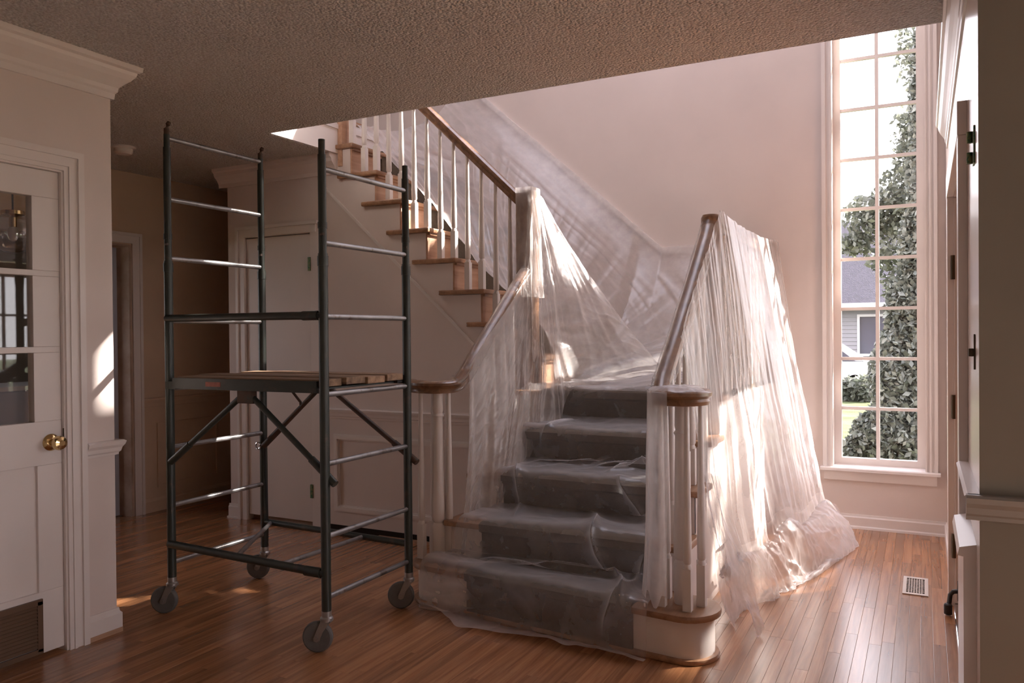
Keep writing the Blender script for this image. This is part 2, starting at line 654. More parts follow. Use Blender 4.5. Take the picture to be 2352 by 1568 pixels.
def polyline(pts, t):
    """points at fractions t (0..1, by parameter index spacing) of a polyline, smoothed by Catmull-Rom"""
    P = np.array(pts, float)
    n = len(P) - 1
    s = np.clip(np.asarray(t) * n, 0, n - 1e-9)
    i = np.floor(s).astype(int)
    f = (s - i)[..., None]
    p0, p1, p2, p3 = P[np.clip(i - 1, 0, n)], P[i], P[np.clip(i + 1, 0, n)], P[np.clip(i + 2, 0, n)]
    return 0.5 * (2 * p1 + (p2 - p0) * f + (2 * p0 - 5 * p1 + 4 * p2 - p3) * f ** 2 + (3 * p1 - p0 - 3 * p2 + p3) * f ** 3)


# ------------------------------------------------------------------ main dimensions
XL, YLE = -3.106, 2.26            # wing wall with the glazed door, and its free end
XR = 0.122                        # entrance wall
YB = 5.58                         # wall with the tall window
YC = 4.06                         # closet wall / side of the upper flight
YE = 3.45                         # edge of the low ceiling
XE = -3.36                        # left edge of the stairwell opening
ZC = 2.44                         # low ceiling
XH = -5.0                         # hall wall
XK = -4.34                        # closet corner
ZT = 5.2                          # upper ceiling
RZ = 0.192                        # riser
NW = 2.30                         # near wall corner (y) beside the camera
WGX0, WGX1, WGZ0 = -0.485, -0.040, 0.44     # tall window glass
PH = 0.326
NROW = 13
WGZ1 = WGZ0 + PH * NROW
HX0, HX1, HZ0, HZ1 = -1.40, -0.68, 3.26, 4.85      # small high window added above the wall in view for sun

# ------------------------------------------------------------------ floor
sub = MB().box(-8.2, 4.2, -4.2, YB + 0.3, -0.20, -0.006)
floor = struct(sub.build('floor', 'oak_floor'), 'oak strip floor of the entrance hall')
PW = 0.0465
lengths = [0.5, 0.65, 0.8, 0.95, 1.1, 1.3]
pm = {}
for L in lengths:
    mb = MB().box(-PW / 2 + 0.0003, PW / 2 - 0.0003, -L / 2 + 0.0003, L / 2 - 0.0003, -0.010, 0.0)
    pm[L] = mb.mesh('plank', 'oak_floor', bevel=0.0006)
slots = []
row = 0
x = XH - 0.04
while x < XR + 0.02:
    y = 1.35 - random.random() * 0.9
    while y < YB:
        L = random.choice(lengths)
        slots.append((x + PW / 2, y + L / 2, L))
        y += L
    x += PW


def hidden(px, py, L):
    y0, y1 = py - L / 2, py + L / 2
    if -1.98 < px < -0.93 and y0 > 3.05:
        return True
    if XK + 0.05 < px < -1.9 and y0 > YC + 0.05:
        return True
    if px < XL - 0.15 and y1 < 2.0:
        return True
    return False


rank = []
for s in slots:
    if hidden(*s):
        continue
    u, v, w = project((s[0], s[1], 0))
    u2, v2, w2 = project((s[0], s[1] + s[2] / 2, 0))
    seen = (-60 < u < 2420 and w > 0.3 and v2 < 1568)
    rank.append((0 if seen else 1, w * w / s[2], s))
rank.sort(key=lambda t: t[:2])
for k, (_, _, s) in enumerate(rank[:300]):
    if s[1] + s[2] / 2 > YB - 0.005:
        pass
    o = link('plank', pm[s[2]], floor, loc=(s[0], s[1], 0.0))
mb = MB()
for (_, _, s) in rank[300:]:
    mb.box(s[0] - PW / 2 + 0.0005, s[0] + PW / 2 - 0.0005, s[1] - s[2] / 2 + 0.0005, s[1] + s[2] / 2 - 0.0005, -0.010, -0.0002)
o = mb.build('planks_beyond', 'oak_floor_far', floor)
o['kind'] = 'stuff'

# unseen pale floor slab added behind the camera to bounce light
struct(MB().box(-3.09, 4.05, -4.05, 1.3, -0.006, 0.012).build('floor_bounce', 'pale_bounce'))

# ------------------------------------------------------------------ ceilings
mb = MB()
mb.box(-8.2, 4.2, -4.2, YE, ZC, ZC + 0.248)
mb.box(-8.2, XE, YE, 7.2, ZC, ZC + 0.248)
ceil = struct(mb.build('ceiling', 'popcorn_ceiling'), 'low popcorn-textured ceiling with straight edge at the stairwell')
KX0, KX1, KY0, KY1 = -2.4, -0.75, 3.65, 5.48          # unseen skylight added over the landing for more light
mb = MB().box(-8.2, KX0, -1.15, YB + 0.13, ZT, ZT + 0.15).box(KX1, XR + 0.14, -1.15, YB + 0.13, ZT, ZT + 0.15)
mb.box(KX0, KX1, -1.15, KY0, ZT, ZT + 0.15).box(KX0, KX1, KY1, YB + 0.13, ZT, ZT + 0.15)
struct(mb.build('ceiling_upper', 'wall_paint'))
w5 = struct(MB().box(KX0, KX1, KY0, KY1, ZT + 0.10, ZT + 0.104).build('added_window_5', 'window_glass'), 'unseen skylight added to brighten the landing')
portal('portal_skylight', ((KX0 + KX1) / 2, (KY0 + KY1) / 2, ZT + 0.16), (0, 0, -1), KX1 - KX0, KY1 - KY0)
# drywall faces of the stairwell opening, above the low ceiling
mb = MB()
mb.box(XE, XE + 0.012, YE, YB, ZC + 0.004, ZC + 0.248)
mb.box(XE, XE + 0.022, YE, YB, ZC + 0.16, ZC + 0.19)
struct(mb.build('trim_stairwell', 'trim_paint'), 'pale boxed side of the stairwell opening')
# upper hall, open to the stairwell, its unseen window added to light the back wall
mb = MB()
rect_holes(mb, 'y', -1.15, -1.0, -8.2, XR + 0.14, ZC + 0.249, ZT, [(-2.5, -1.5, 3.4, 4.4)])
struct(mb.build('wall_upper_front', 'wall_paint'))
struct(MB().box(XR, XR + 0.14, -1.0, NW, ZC + 0.249, ZT).build('wall_upper_right', 'wall_paint'))
portal('portal_upper_hall', (-2.0, -1.17, 3.9), (0, 1, 0), 1.0, 1.0)

# ------------------------------------------------------------------ wall with the tall window
mb = MB()
rect_holes(mb, 'y', YB, YB + 0.13, -8.2, XR + 0.14, -0.2, ZT, [(-0.53, 0.005, 0.395, WGZ1 + 0.05), (HX0, HX1, HZ0, HZ1)])
struct(mb.build('wall_back', 'wall_paint'), 'pale pink wall with the tall window')
w4 = thing('added_window_4', 'unseen high window added to bring sun onto the stairs', 'window', ((HX0 + HX1) / 2, YB, HZ0), kind='structure')
del w4['category']
mb = MB()
for (a, b, c, d) in [(HX0, HX0 + 0.03, HZ0, HZ1), (HX1 - 0.03, HX1, HZ0, HZ1), (HX0 + 0.03, HX1 - 0.03, HZ0, HZ0 + 0.03), (HX0 + 0.03, HX1 - 0.03, HZ1 - 0.03, HZ1)]:
    mb.box(a, b, YB + 0.07, YB + 0.11, c, d)
mb.build('sash_frame', 'trim_paint', w4)
MB().box((HX0 + HX1) / 2 - 0.01, (HX0 + HX1) / 2 + 0.01, YB + 0.08, YB + 0.10, HZ0 + 0.03, HZ1 - 0.03).build('muntin', 'trim_paint', w4)
for k in range(1, 4):
    z = HZ0 + (HZ1 - HZ0) * k / 4
    MB().box(HX0 + 0.03, HX1 - 0.03, YB + 0.081, YB + 0.099, z - 0.01, z + 0.01).build('muntin', 'trim_paint', w4)
MB().box(HX0 + 0.03, HX1 - 0.03, YB + 0.088, YB + 0.092, HZ0 + 0.03, HZ1 - 0.03).build('pane', 'window_glass', w4)
portal('portal_high_window', ((HX0 + HX1) / 2, YB + 0.14, (HZ0 + HZ1) / 2), (0, -1, 0), HX1 - HX0, HZ1 - HZ0)
# left gable of the upper floor / kitchen end
struct(MB().box(-8.2, -8.05, -4.2, YB + 0.2, ZC, ZT).build('wall_upper_left', 'wall_paint'))

win = thing('window_1', 'tall white-framed window with small panes in two columns', 'window', (-0.26, YB + 0.10, WGZ0), kind='structure')
del win['category']
gy = YB + 0.105
fr = MB()
fr.box(-0.53, WGX0, gy - 0.02, gy + 0.03, 0.395, WGZ1 + 0.05)
fr.box(WGX1, 0.005, gy - 0.02, gy + 0.03, 0.395, WGZ1 + 0.05)
fr.box(WGX0, WGX1, gy - 0.02, gy + 0.03, 0.395, WGZ0)
fr.box(WGX0, WGX1, gy - 0.02, gy + 0.03, WGZ1, WGZ1 + 0.05)
fr.build('sash_frame', 'trim_paint', win)
xm = (WGX0 + WGX1) / 2 - 0.005
m = MB().box(xm - 0.011, xm + 0.011, gy - 0.014, gy + 0.014, WGZ0, WGZ1).build('muntin', 'trim_paint', win)
for k in range(1, NROW):
    z = WGZ0 + PH * k
    MB().box(WGX0, WGX1, gy - 0.013, gy + 0.013, z - 0.010, z + 0.010).build('muntin', 'trim_paint', win)
for k in range(NROW):
    for c in range(2):
        x0, x1 = (WGX0, xm - 0.011) if c == 0 else (xm + 0.011, WGX1)
        z0 = WGZ0 + PH * k + (0.010 if k else 0)
        z1 = WGZ0 + PH * (k + 1) - (0.010 if k < NROW - 1 else 0)
        MB().box(x0, x1, gy - 0.002, gy + 0.002, z0, z1).build('pane', 'window_glass', win)
cs = MB()          # stepped casing
for (a, b, d) in [(-0.578, -0.530, 0.018), (-0.590, -0.566, 0.030), (-0.545, -0.53, 0.026)]:
    cs.box(a, b, YB - d, YB + 0.001, 0.392, WGZ1 + 0.10)
for (a, b, d) in [(0.005, 0.075, 0.016), (0.028, 0.040, 0.024), (0.055, 0.075, 0.032), (0.005, 0.014, 0.024)]:
    cs.box(a, b, YB - d, YB + 0.001, 0.392, WGZ1 + 0.10)
cs.build('casing', 'trim_paint', win)
sl = MB()
sl.prism([(YB - 0.055, 0.372), (YB - 0.055, 0.388), (YB - 0.048, 0.394), (YB + 0.09, 0.398), (YB + 0.09, 0.372)], 'x', -0.605, 0.088)
sl.prism([(YB - 0.024, 0.31), (YB - 0.034, 0.372), (YB + 0.0, 0.372), (YB + 0.0, 0.305), (YB - 0.018, 0.305)], 'x', -0.585, 0.068)
sl.build('sill', 'trim_paint', win)
portal('portal_tall_window', ((WGX0 + WGX1) / 2, YB + 0.17, (WGZ0 + WGZ1) / 2), (0, -1, 0), WGX1 - WGX0, WGZ1 - WGZ0)


def base_profile(h=0.085, t=0.014):
    return [(0, 0.0), (t, 0.0), (t, h * 0.78), (t * 0.55, h * 0.86), (t * 0.4, h), (0, h)]


mb = MB().prism([(YB - p[0], p[1]) for p in base_profile(0.09)], 'x', -0.89, XR)
mb.prism([(YB - 0.014, 0), (YB - 0.026, 0.0), (YB - 0.024, 0.012), (YB - 0.014, 0.018)], 'x', -0.89, XR)
struct(mb.build('baseboard_back', 'trim_paint', smooth=False))
# chair rail on the back wall beside the landing and climbing along the upper flight
mb = MB()
mb.box(-1.66, -0.89, YB - 0.022, YB, 1.835, 1.875)
mb.prism([(-1.66, 1.835), (-1.66, 1.878), (-3.6, 1.878 + 1.94 * 0.885), (-3.6, 1.835 + 1.94 * 0.885)], 'y', YB - 0.022, YB)
mb.box(-1.50, -1.485, YB - 0.012, YB, 1.05, 1.78)
mb.box(-1.22, -1.205, YB - 0.012, YB, 1.05, 1.78)
struct(mb.build('trim_1', 'trim_paint'), 'painted chair rail climbing the wall beside the stairs')

# ------------------------------------------------------------------ entrance wall (right), seen nearly edge on
DY0, DY1 = 2.98, 4.18             # entrance door
SY0, SY1, SZ0, SZ1 = 4.70, 5.26, 0.50, 2.00   # sidelight added to let sun onto the drape
UY0, UY1, UZ0, UZ1 = 5.355, 5.57, 4.05, 4.46    # unseen window added above the door for a sun patch
mb = MB()
rect_holes(mb, 'x', XR, XR + 0.14, NW, YB, -0.2, ZT,
           [(DY0, DY1, -0.2, 1.88), (SY0, SY1, SZ0, SZ1), (UY0, UY1, UZ0, UZ1)])
struct(mb.build('wall_right', 'wall_paint_gloss'), 'pale wall of the entrance door at the right edge')
# near return of that wall, facing the camera
mb = MB()
rect_holes(mb, 'y', NW, NW + 0.14, XR + 0.14, 4.2, -0.2, ZC, [(0.65, 1.95, 0.40, 2.10)])  # window hole added out of view to bring daylight indoors
portal('portal_near_room', (1.3, NW + 0.16, 1.25), (0, -1, 0), 1.3, 1.7)
struct(mb.build('wall_near', 'wall_paint_shaded'), 'shaded wall end at the right edge of the view')


struct(MB().box(XR - 0.0005, XR + 0.14, NW - 0.004, NW, -0.2, ZC).build('wall_near_end', 'wall_paint_shaded'))


def chair_poly(y, z, s=-1):      # profile in (out, z); out direction sign s
    pr = [(0, 0), (0.010, 0.002), (0.012, 0.012), (0.018, 0.018), (0.022, 0.034), (0.030, 0.046), (0.034, 0.060), (0.026, 0.066), (0, 0.066)]
    return [(y + s * p[0], z + p[1]) for p in pr]


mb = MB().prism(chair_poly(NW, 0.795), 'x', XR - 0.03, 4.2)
struct(mb.build('trim_2', 'trim_shaded'), 'chair rail on the shaded wall end at the right edge')


def crown_poly(o, z, s):          # profile (out, z)
    pr = [(0, -0.145), (0.012, -0.145), (0.014, -0.120), (0.022, -0.112), (0.024, -0.095), (0.040, -0.078), (0.060, -0.060),
          (0.074, -0.040), (0.078, -0.026), (0.092, -0.020), (0.095, 0.0), (0, 0.0)]
    return [(o + s * p[0], z + p[1]) for p in pr]


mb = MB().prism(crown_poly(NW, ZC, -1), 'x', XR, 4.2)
struct(mb.build('trim_3', 'trim_shaded'), 'crown moulding on the shaded wall end')
mb = MB().prism([(p[0], p[1]) for p in crown_poly(XR, ZC, -0.62)], 'y', NW - 0.05, 5.12)
struct(mb.build('trim_4', 'trim_paint'), 'glossy crown moulding running along the entrance wall')
# chair rail, wainscot panel and base between the corner and the door
mb = MB().prism([(p[0], p[1]) for p in chair_poly(XR, 0.795)], 'y', NW - 0.01, DY0 - 0.12)
struct(mb.build('trim_5', 'trim_paint'), 'short chair rail between the wall corner and the entrance door')
mb = MB()
mb.box(XR - 0.030, XR, NW + 0.16, DY0 - 0.13, 0.12, 0.66)
mb.prism([(XR, 0.66), (XR - 0.045, 0.668), (XR - 0.040, 0.69), (XR, 0.70)], 'y', NW + 0.14, DY0 - 0.12)
struct(mb.build('trim_6', 'trim_paint'), 'raised panel with a moulded cap below the chair rail')
mb = MB().prism([(XR - p[0], p[1]) for p in base_profile(0.10)], 'y', NW, DY0 - 0.12)
mb.prism([(XR - p[0], p[1]) for p in base_profile(0.09)], 'y', DY1 + 0.12, YB)
struct(mb.build('baseboard_right', 'trim_paint'))

d3 = thing('door_3', 'entrance door seen edge on in the right wall', 'door', (XR + 0.03, (DY0 + DY1) / 2, 0), kind='structure')
del d3['category']
mb = MB()
GY0, GY1, GZ0_, GZ1_ = DY0 + 0.14, DY1 - 0.14, 0.85, 1.76        # glazing added to the upper part of the door to light the hall
rect_holes(mb, 'x', XR + 0.020, XR + 0.062, DY0 + 0.006, DY1 - 0.006, 0.012, 1.87, [(GY0, GY1, GZ0_, GZ1_)])
mb.box(XR + 0.012, XR + 0.0195, DY0 + 0.14, DY0 + 0.55, 0.12, 0.52).box(XR + 0.012, XR + 0.0195, DY0 + 0.65, DY1 - 0.14, 0.12, 0.52)
mb.build('door_leaf', 'riser_wood', d3)
MB().box(XR + 0.038, XR + 0.042, GY0, GY1, GZ0_, GZ1_).build('pane', 'window_glass', d3)
for k in range(1, 3):
    y = GY0 + (GY1 - GY0) * k / 3
    MB().box(XR + 0.030, XR + 0.050, y - 0.009, y + 0.009, GZ0_, GZ1_).build('muntin', 'riser_wood', d3)
    z = GZ0_ + (GZ1_ - GZ0_) * k / 3
    MB().box(XR + 0.031, XR + 0.049, GY0, GY1, z - 0.009, z + 0.009).build('muntin', 'riser_wood', d3)
portal('portal_door', (XR + 0.155, (GY0 + GY1) / 2, (GZ0_ + GZ1_) / 2), (-1, 0, 0), GY1 - GY0, GZ1_ - GZ0_)
mb = MB()
mb.box(XR - 0.026, XR + 0.0, DY0 - 0.105, DY0 - 0.004, 0, 1.884)
mb.box(XR - 0.026, XR + 0.0, DY1 + 0.004, DY1 + 0.105, 0, 1.884)
mb.box(XR - 0.028, XR + 0.0, DY0 - 0.108, DY1 + 0.108, 1.884, 1.99)
mb.box(XR + 0.001, XR + 0.061, DY0 - 0.004, DY0 + 0.005, 0.015, 1.879)
mb.box(XR + 0.001, XR + 0.061, DY1 - 0.005, DY1 + 0.004, 0.015, 1.879)
mb.build('casing', 'trim_paint', d3, bevel=0.002)
MB().box(XR + 0.062, XR + 0.13, DY0, DY1, -0.19, 0.012).build('sill_block', 'door_paint', d3)
for z in (1.56, 0.92, 0.28):
    MB().tube([(XR - 0.004, DY1 - 0.004, z - 0.055), (XR - 0.004, DY1 - 0.004, z + 0.055)], 0.009, 10).build('hinge', 'dark_bronze', d3, smooth='auto')
MB().box(XR - 0.006, XR + 0.12, DY0, DY1, -0.001, 0.014).build('threshold', 'chrome', d3, bevel=0.003)
# kick-down holder at the foot of the door
mb = MB()
p = onz(2180, 1350, 0)
hy = 4.05
mb.tube([(XR + 0.015, hy, 0.11), (XR - 0.010, hy, 0.105), (XR - 0.022, hy, 0.09), (XR - 0.030, hy - 0.015, 0.03)], 0.010, 10)
mb.lathe([(0.010, 0.0), (0.017, 0.004), (0.017, 0.045), (0.012, 0.05)], (XR - 0.031, hy - 0.016, 0.004), 12)
mb.box(XR + 0.006, XR + 0.02, hy - 0.02, hy + 0.02, 0.07, 0.15)
mb.build('kick_down_holder', 'black_iron', d3, smooth='auto')


def simple_window(name, label, xw, y0, y1, z0, z1, cols, rows, out=0.10):
    w = thing(name, label, 'window', (xw, (y0 + y1) / 2, z0), kind='structure')
    del w['category']
    mb = MB()
    a, b = xw + out - 0.03, xw + out + 0.02
    t = 0.035 if y1 - y0 > 0.4 else 0.010
    mb.box(a, b, y0, y0 + t, z0, z1).box(a, b, y1 - t, y1, z0, z1).box(a, b, y0 + t, y1 - t, z0, z0 + t).box(a, b, y0 + t, y1 - t, z1 - t, z1)
    mb.build('sash_frame', 'trim_paint', w)
    for i in range(1, cols):
        y = y0 + (y1 - y0) * i / cols
        MB().box(a, b, y - 0.01, y + 0.01, z0 + t, z1 - t).build('muntin', 'trim_paint', w)
    for i in range(1, rows):
        z = z0 + (z1 - z0) * i / rows
        MB().box(a, b, y0 + t, y1 - t, z - 0.01, z + 0.01).build('muntin', 'trim_paint', w)
    MB().box(xw + out - 0.004, xw + out, y0 + t, y1 - t, z0 + t, z1 - t).build('pane', 'window_glass', w)
    portal('portal_' + name, (xw + 0.16, (y0 + y1) / 2, (z0 + z1) / 2), (-1, 0, 0), y1 - y0, z1 - z0)


simple_window('added_window_2', 'narrow sidelight added beside the door to let sun onto the drape', XR, SY0, SY1, SZ0, SZ1, 1, 1)
simple_window('added_window_3', 'unseen window added for the sun patch on the left wall', XR, UY0, UY1, UZ0, UZ1, 1, 1)

# ------------------------------------------------------------------ wing wall with the glazed door (left)
LD0, LD1, LDZ = 1.27, 2.035, 1.945
mb = MB()
rect_holes(mb, 'x', XL - 0.12, XL, -4.2, YLE, -0.2, ZC, [(LD0, LD1, -0.2, LDZ)])
struct(mb.build('wall_left', 'wall_paint'), 'pale wing wall with the glazed door at the left edge')
mb = MB().prism([(p[0], p[1]) for p in crown_poly(XL, ZC, 1)], 'y', -4.2, YLE + 0.0)
pr = crown_poly(0, ZC, 1)
vs, n = [], len(pr)
o0 = len(mb.v)
for (o_, z_) in pr:               # mitred return round the free end
    mb.v.append((XL + o_, YLE, z_))
for (o_, z_) in pr:
    mb.v.append((XL + o_, YLE + o_, z_))
for (o_, z_) in pr:
    mb.v.append((XL - 0.12, YLE + o_, z_))
for s in range(2):
    for i in range(n):
        j = (i + 1) % n
        mb.f.append((o0 + s * n + i, o0 + s * n + j, o0 + (s + 1) * n + j, o0 + (s + 1) * n + i))
struct(mb.build('trim_7', 'trim_paint'), 'crown moulding on the wing wall at upper left')


def wrap_profile(mb, pr, y0, y1):
    """moulding on the wing wall face from y0 to its free end y1, mitred round the end"""
    o0, n = len(mb.v), len(pr)
    for (o_, z_) in pr:
        mb.v.append((XL + o_, y0, z_))
    for (o_, z_) in pr:
        mb.v.append((XL + o_, y1 + o_, z_))
    for (o_, z_) in pr:
        mb.v.append((XL - 0.12, y1 + o_, z_))
    for s in range(2):
        for i in range(n):
            j = (i + 1) % n
            mb.f.append((o0 + s * n + i, o0 + s * n + j, o0 + (s + 1) * n + j, o0 + (s + 1) * n + i))
    mb.f.append(tuple(range(o0, o0 + n)))
    return mb


struct(wrap_profile(MB(), chair_poly(0, 0.765, 1), LD1 + 0.085, YLE).build('trim_8', 'trim_paint'), 'short chair rail on the wing wall beside the glazed door')
struct(wrap_profile(MB(), base_profile(0.105, 0.016), LD1 + 0.085, YLE).build('baseboard_left', 'trim_paint'))
mb = MB().box(XL, XL + 0.018, LD1 + 0.085, YLE + 0.016, 0, 0.02)
struct(mb.build('trim_9', 'riser_wood'), 'bare wood strip under the left baseboard')

d1 = thing('door_1', 'white door with glass panes, brass knob and a brown louvre at its foot', 'door', (XL, 1.65, 0), kind='structure')
del d1['category']
XD = XL - 0.012       # front face of the leaf
rows = [(0.939, 1.217 - 0.010), (1.227, 1.530), (1.550, 1.833)]
rows = [(0.939, 1.213), (1.237, 1.518), (1.541, 1.833)]
cols = [(1.385, 1.64), (1.665, 1.921)]
holes = [(c[0], c[1], r[0], r[1]) for c in cols for r in rows]
holes.append((1.385, 1.930, 0.262, 0.765))
mb = MB()
rect_holes(mb, 'x', XD - 0.040, XD, LD0 + 0.004, LD1 - 0.004, 0.018, LDZ - 0.004, holes)
mb.build('door_leaf', 'door_paint', d1, bevel=0.0025)
for c in cols:
    for r in rows:
        MB().box(XD - 0.024, XD - 0.020, c[0], c[1], r[0], r[1]).build('pane', 'window_glass', d1)
mb = MB().box(XD - 0.030, XD - 0.014, 1.385, 1.930, 0.262, 0.765)
mb.build('door_panel', 'door_paint', d1)
lf = MB()
lf.box(XD, XD + 0.010, 1.36, 1.939, 0.215, 0.238).box(XD, XD + 0.010, 1.36, 1.939, 0.022, 0.042).box(XD, XD + 0.010, 1.917, 1.939, 0.03, 0.23).box(XD, XD + 0.010, 1.36, 1.382, 0.03, 0.23)
lo = lf.build('louvre', 'louver_brown', d1, bevel=0.001)
for k in range(12):
    z = 0.046 + k * 0.0142
    link('slat', MB().prism([(XD + 0.001, z + 0.010), (XD + 0.009, z), (XD + 0.010, z + 0.003), (XD + 0.003, z + 0.0125)], 'y', 1.382, 1.917).mesh('slat', 'louver_brown'), lo).matrix_parent_inverse = Matrix.Identity(4)
cs = MB()
bands = [(0.004, 0.022, 0.014), (0.022, 0.034, 0.020), (0.034, 0.060, 0.014), (0.060, 0.085, 0.024)]
for (b0, b1, d) in bands:                 # mitred architrave: each band runs up one side, over the top and down
    cs.box(XL, XL + d, LD1 + b0, LD1 + b1, 0.0, LDZ + b0)
    cs.box(XL, XL + d, LD0 - b1, LD0 - b0, 0.0, LDZ + b0)
    cs.box(XL, XL + d, LD0 - b1, LD1 + b1, LDZ + b0, LDZ + b1)
cs.build('casing', 'trim_paint', d1)
mb = MB().box(XL - 0.12, XL + 0.004, LD1 - 0.003, LD1 + 0.012, 0, LDZ).box(XL - 0.12, XL + 0.004, LD0 - 0.012, LD0 + 0.003, 0, LDZ).box(XL - 0.12, XL + 0.004, LD0, LD1, LDZ - 0.003, LDZ + 0.012)
mb.build('jamb', 'trim_paint', d1)
kz, ky = 0.853, 1.985
kb = MB().lathe([(0.034, 0), (0.034, 0.004), (0.027, 0.012), (0.014, 0.016), (0.012, 0.030), (0.020, 0.036), (0.028, 0.048), (0.029, 0.060), (0.024, 0.070), (0.012, 0.074), (0.010, 0.078)], (XD, ky, kz), 24, 'x')
kb.build('knob', 'brass', d1, smooth='auto')
MB().box(XL - 0.006, XL + 0.003, LD1 - 0.0035, LD1 + 0.010, 0.845, 0.905).build('strike_plate', 'dark_bronze', d1)

# ------------------------------------------------------------------ hall wall at the far left, opening into the kitchen
HO0, HO1, HOZ = 2.25, 3.775, 1.925
mb = MB()
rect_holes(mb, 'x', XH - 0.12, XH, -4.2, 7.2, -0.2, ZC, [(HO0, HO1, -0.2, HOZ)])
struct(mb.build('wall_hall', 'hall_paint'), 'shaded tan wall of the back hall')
mb = MB()
mb.box(XH, XH + 0.016, HO1 + 0.012, HO1 + 0.065, 0, HOZ + 0.012).box(XH, XH + 0.016, HO0 - 0.08, HO1 + 0.065, HOZ + 0.012, HOZ + 0.065)
mb.box(XH, XH + 0.026, HO1 + 0.065, HO1 + 0.085, 0, HOZ + 0.065).box(XH, XH + 0.026, HO0 - 0.08, HO1 + 0.085, HOZ + 0.065, HOZ + 0.085)
struct(mb.build('trim_10', 'trim_paint'), 'casing of the opening from the hall to the kitchen')
mb = MB().box(XH - 0.125, XH + 0.006, HO1 - 0.012, HO1 + 0.004, 0, HOZ).box(XH - 0.125, XH + 0.004, HO0, HO1, HOZ - 0.012, HOZ + 0.004)
struct(mb.build('trim_11', 'raw_wood_edge'), 'scuffed bare wood jamb of the kitchen opening')
mb = MB()
mb.box(XH - 0.16, XH - 0.125, HO1 - 0.055, HO1 - 0.005, 0, HOZ - 0.01).box(XH - 0.19, XH - 0.16, HO1 - 0.085, HO1 - 0.03, 0, HOZ - 0.02)
struct(mb.build('trim_12', 'cabinet_blue'), 'bluish white door frame strips inside the kitchen opening')
mb = MB().prism([(XH + p[0], 0.765 + p[1]) for p in [(0, 0), (0.01, 0.002), (0.016, 0.03), (0.026, 0.05), (0.026, 0.062), (0, 0.066)]], 'y', HO1 + 0.085, 7.0)
mb.prism([(XH + p[0], p[1]) for p in base_profile(0.10)], 'y', HO1 + 0.085, 7.0)
for (y0, y1) in [(3.98, 4.55), (4.68, 5.3)]:
    mb.box(XH, XH + 0.012, y0, y1, 0.62, 0.645).box(XH, XH + 0.012, y0, y1, 0.17, 0.195)
    mb.box(XH, XH + 0.012, y0, y0 + 0.025, 0.195, 0.62).box(XH, XH + 0.012, y1 - 0.025, y1, 0.195, 0.62)
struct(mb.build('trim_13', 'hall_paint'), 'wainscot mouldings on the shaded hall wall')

# kitchen beyond
KX = -7.6
mb = MB()
rect_holes(mb, 'x', KX - 0.12, KX, -4.2, 7.2, -0.2, ZC, [(1.2, 2.6, 1.05, 2.0)])  # unseen window hole added to light the kitchen
mb.box(KX, XH - 0.12, 4.85, 4.95, -0.2, ZC)
struct(mb.build('wall_kitchen', 'kitchen_wall'), 'dim kitchen wall seen through the opening')
portal('portal_kitchen', (KX - 0.13, 1.9, 1.52), (1, 0, 0), 1.4, 0.95)
kc = thing('kitchen_cabinet', 'bluish white base cabinet with a white worktop in the kitchen beyond', 'cabinet', (-6.2, 3.9, 0))
MB().box(-6.75, -6.2, 3.0, 4.84, 0.10, 0.87).build('body', 'cabinet_blue', kc)
MB().box(-6.68, -6.25, 3.0, 4.84, 0.0, 0.10).build('plinth', 'gap_dark', kc)
MB().box(-6.78, -6.17, 2.98, 4.84, 0.87, 0.905).build('worktop', 'counter_white', kc, bevel=0.004)
for i in range(4):
    y0 = 3.01 + i * 0.46
    dd = MB().box(-6.2, -6.182, y0 + 0.008, y0 + 0.452, 0.12, 0.86).build('cabinet_door', 'cabinet_blue', kc, bevel=0.003)
    link('knob', MB().lathe([(0.006, 0), (0.006, 0.014), (0.016, 0.020), (0.016, 0.030), (0.008, 0.036)], (-6.182, y0 + 0.40, 0.62), 14, 'x').mesh('knob', 'chrome', 'auto'), dd)
gl = onx(30, 540, -4.55)
pl = thing('pendant_lamp', 'clear glass globe pendant lamp seen through the door panes', 'lamp', (gl.x, gl.y, gl.z))
glass('lamp_glass', (0.80, 0.79, 0.77), 0.16)
prof = [(0.055, 0.115), (0.075, 0.10), (0.098, 0.06), (0.108, 0.01), (0.102, -0.035), (0.082, -0.072), (0.05, -0.095), (0.012, -0.105)]
MB().lathe(prof, gl, 24).build('shade', 'lamp_glass', pl, smooth='auto')
MB().lathe([(0.06, 0.135), (0.06, 0.115), (0.02, 0.10), (0.02, 0.04)], gl, 18).build('lamp_holder', 'brass', pl, smooth='auto')
MB().lathe([(0.012, 0.06), (0.028, 0.03), (0.03, 0.0), (0.018, -0.028), (0.004, -0.034)], gl, 14).build('bulb', 'plastic_white', pl, smooth='auto')
MB().tube([(gl.x, gl.y, gl.z + 0.13), (gl.x, gl.y, ZC)], 0.005, 8).build('cord', 'black_iron', pl)

# ------------------------------------------------------------------ closet wall under the upper flight
# upper-flight nosings: right end of tread k
def NOS(k):
    return -2.265 - 0.190 * (k - 8)


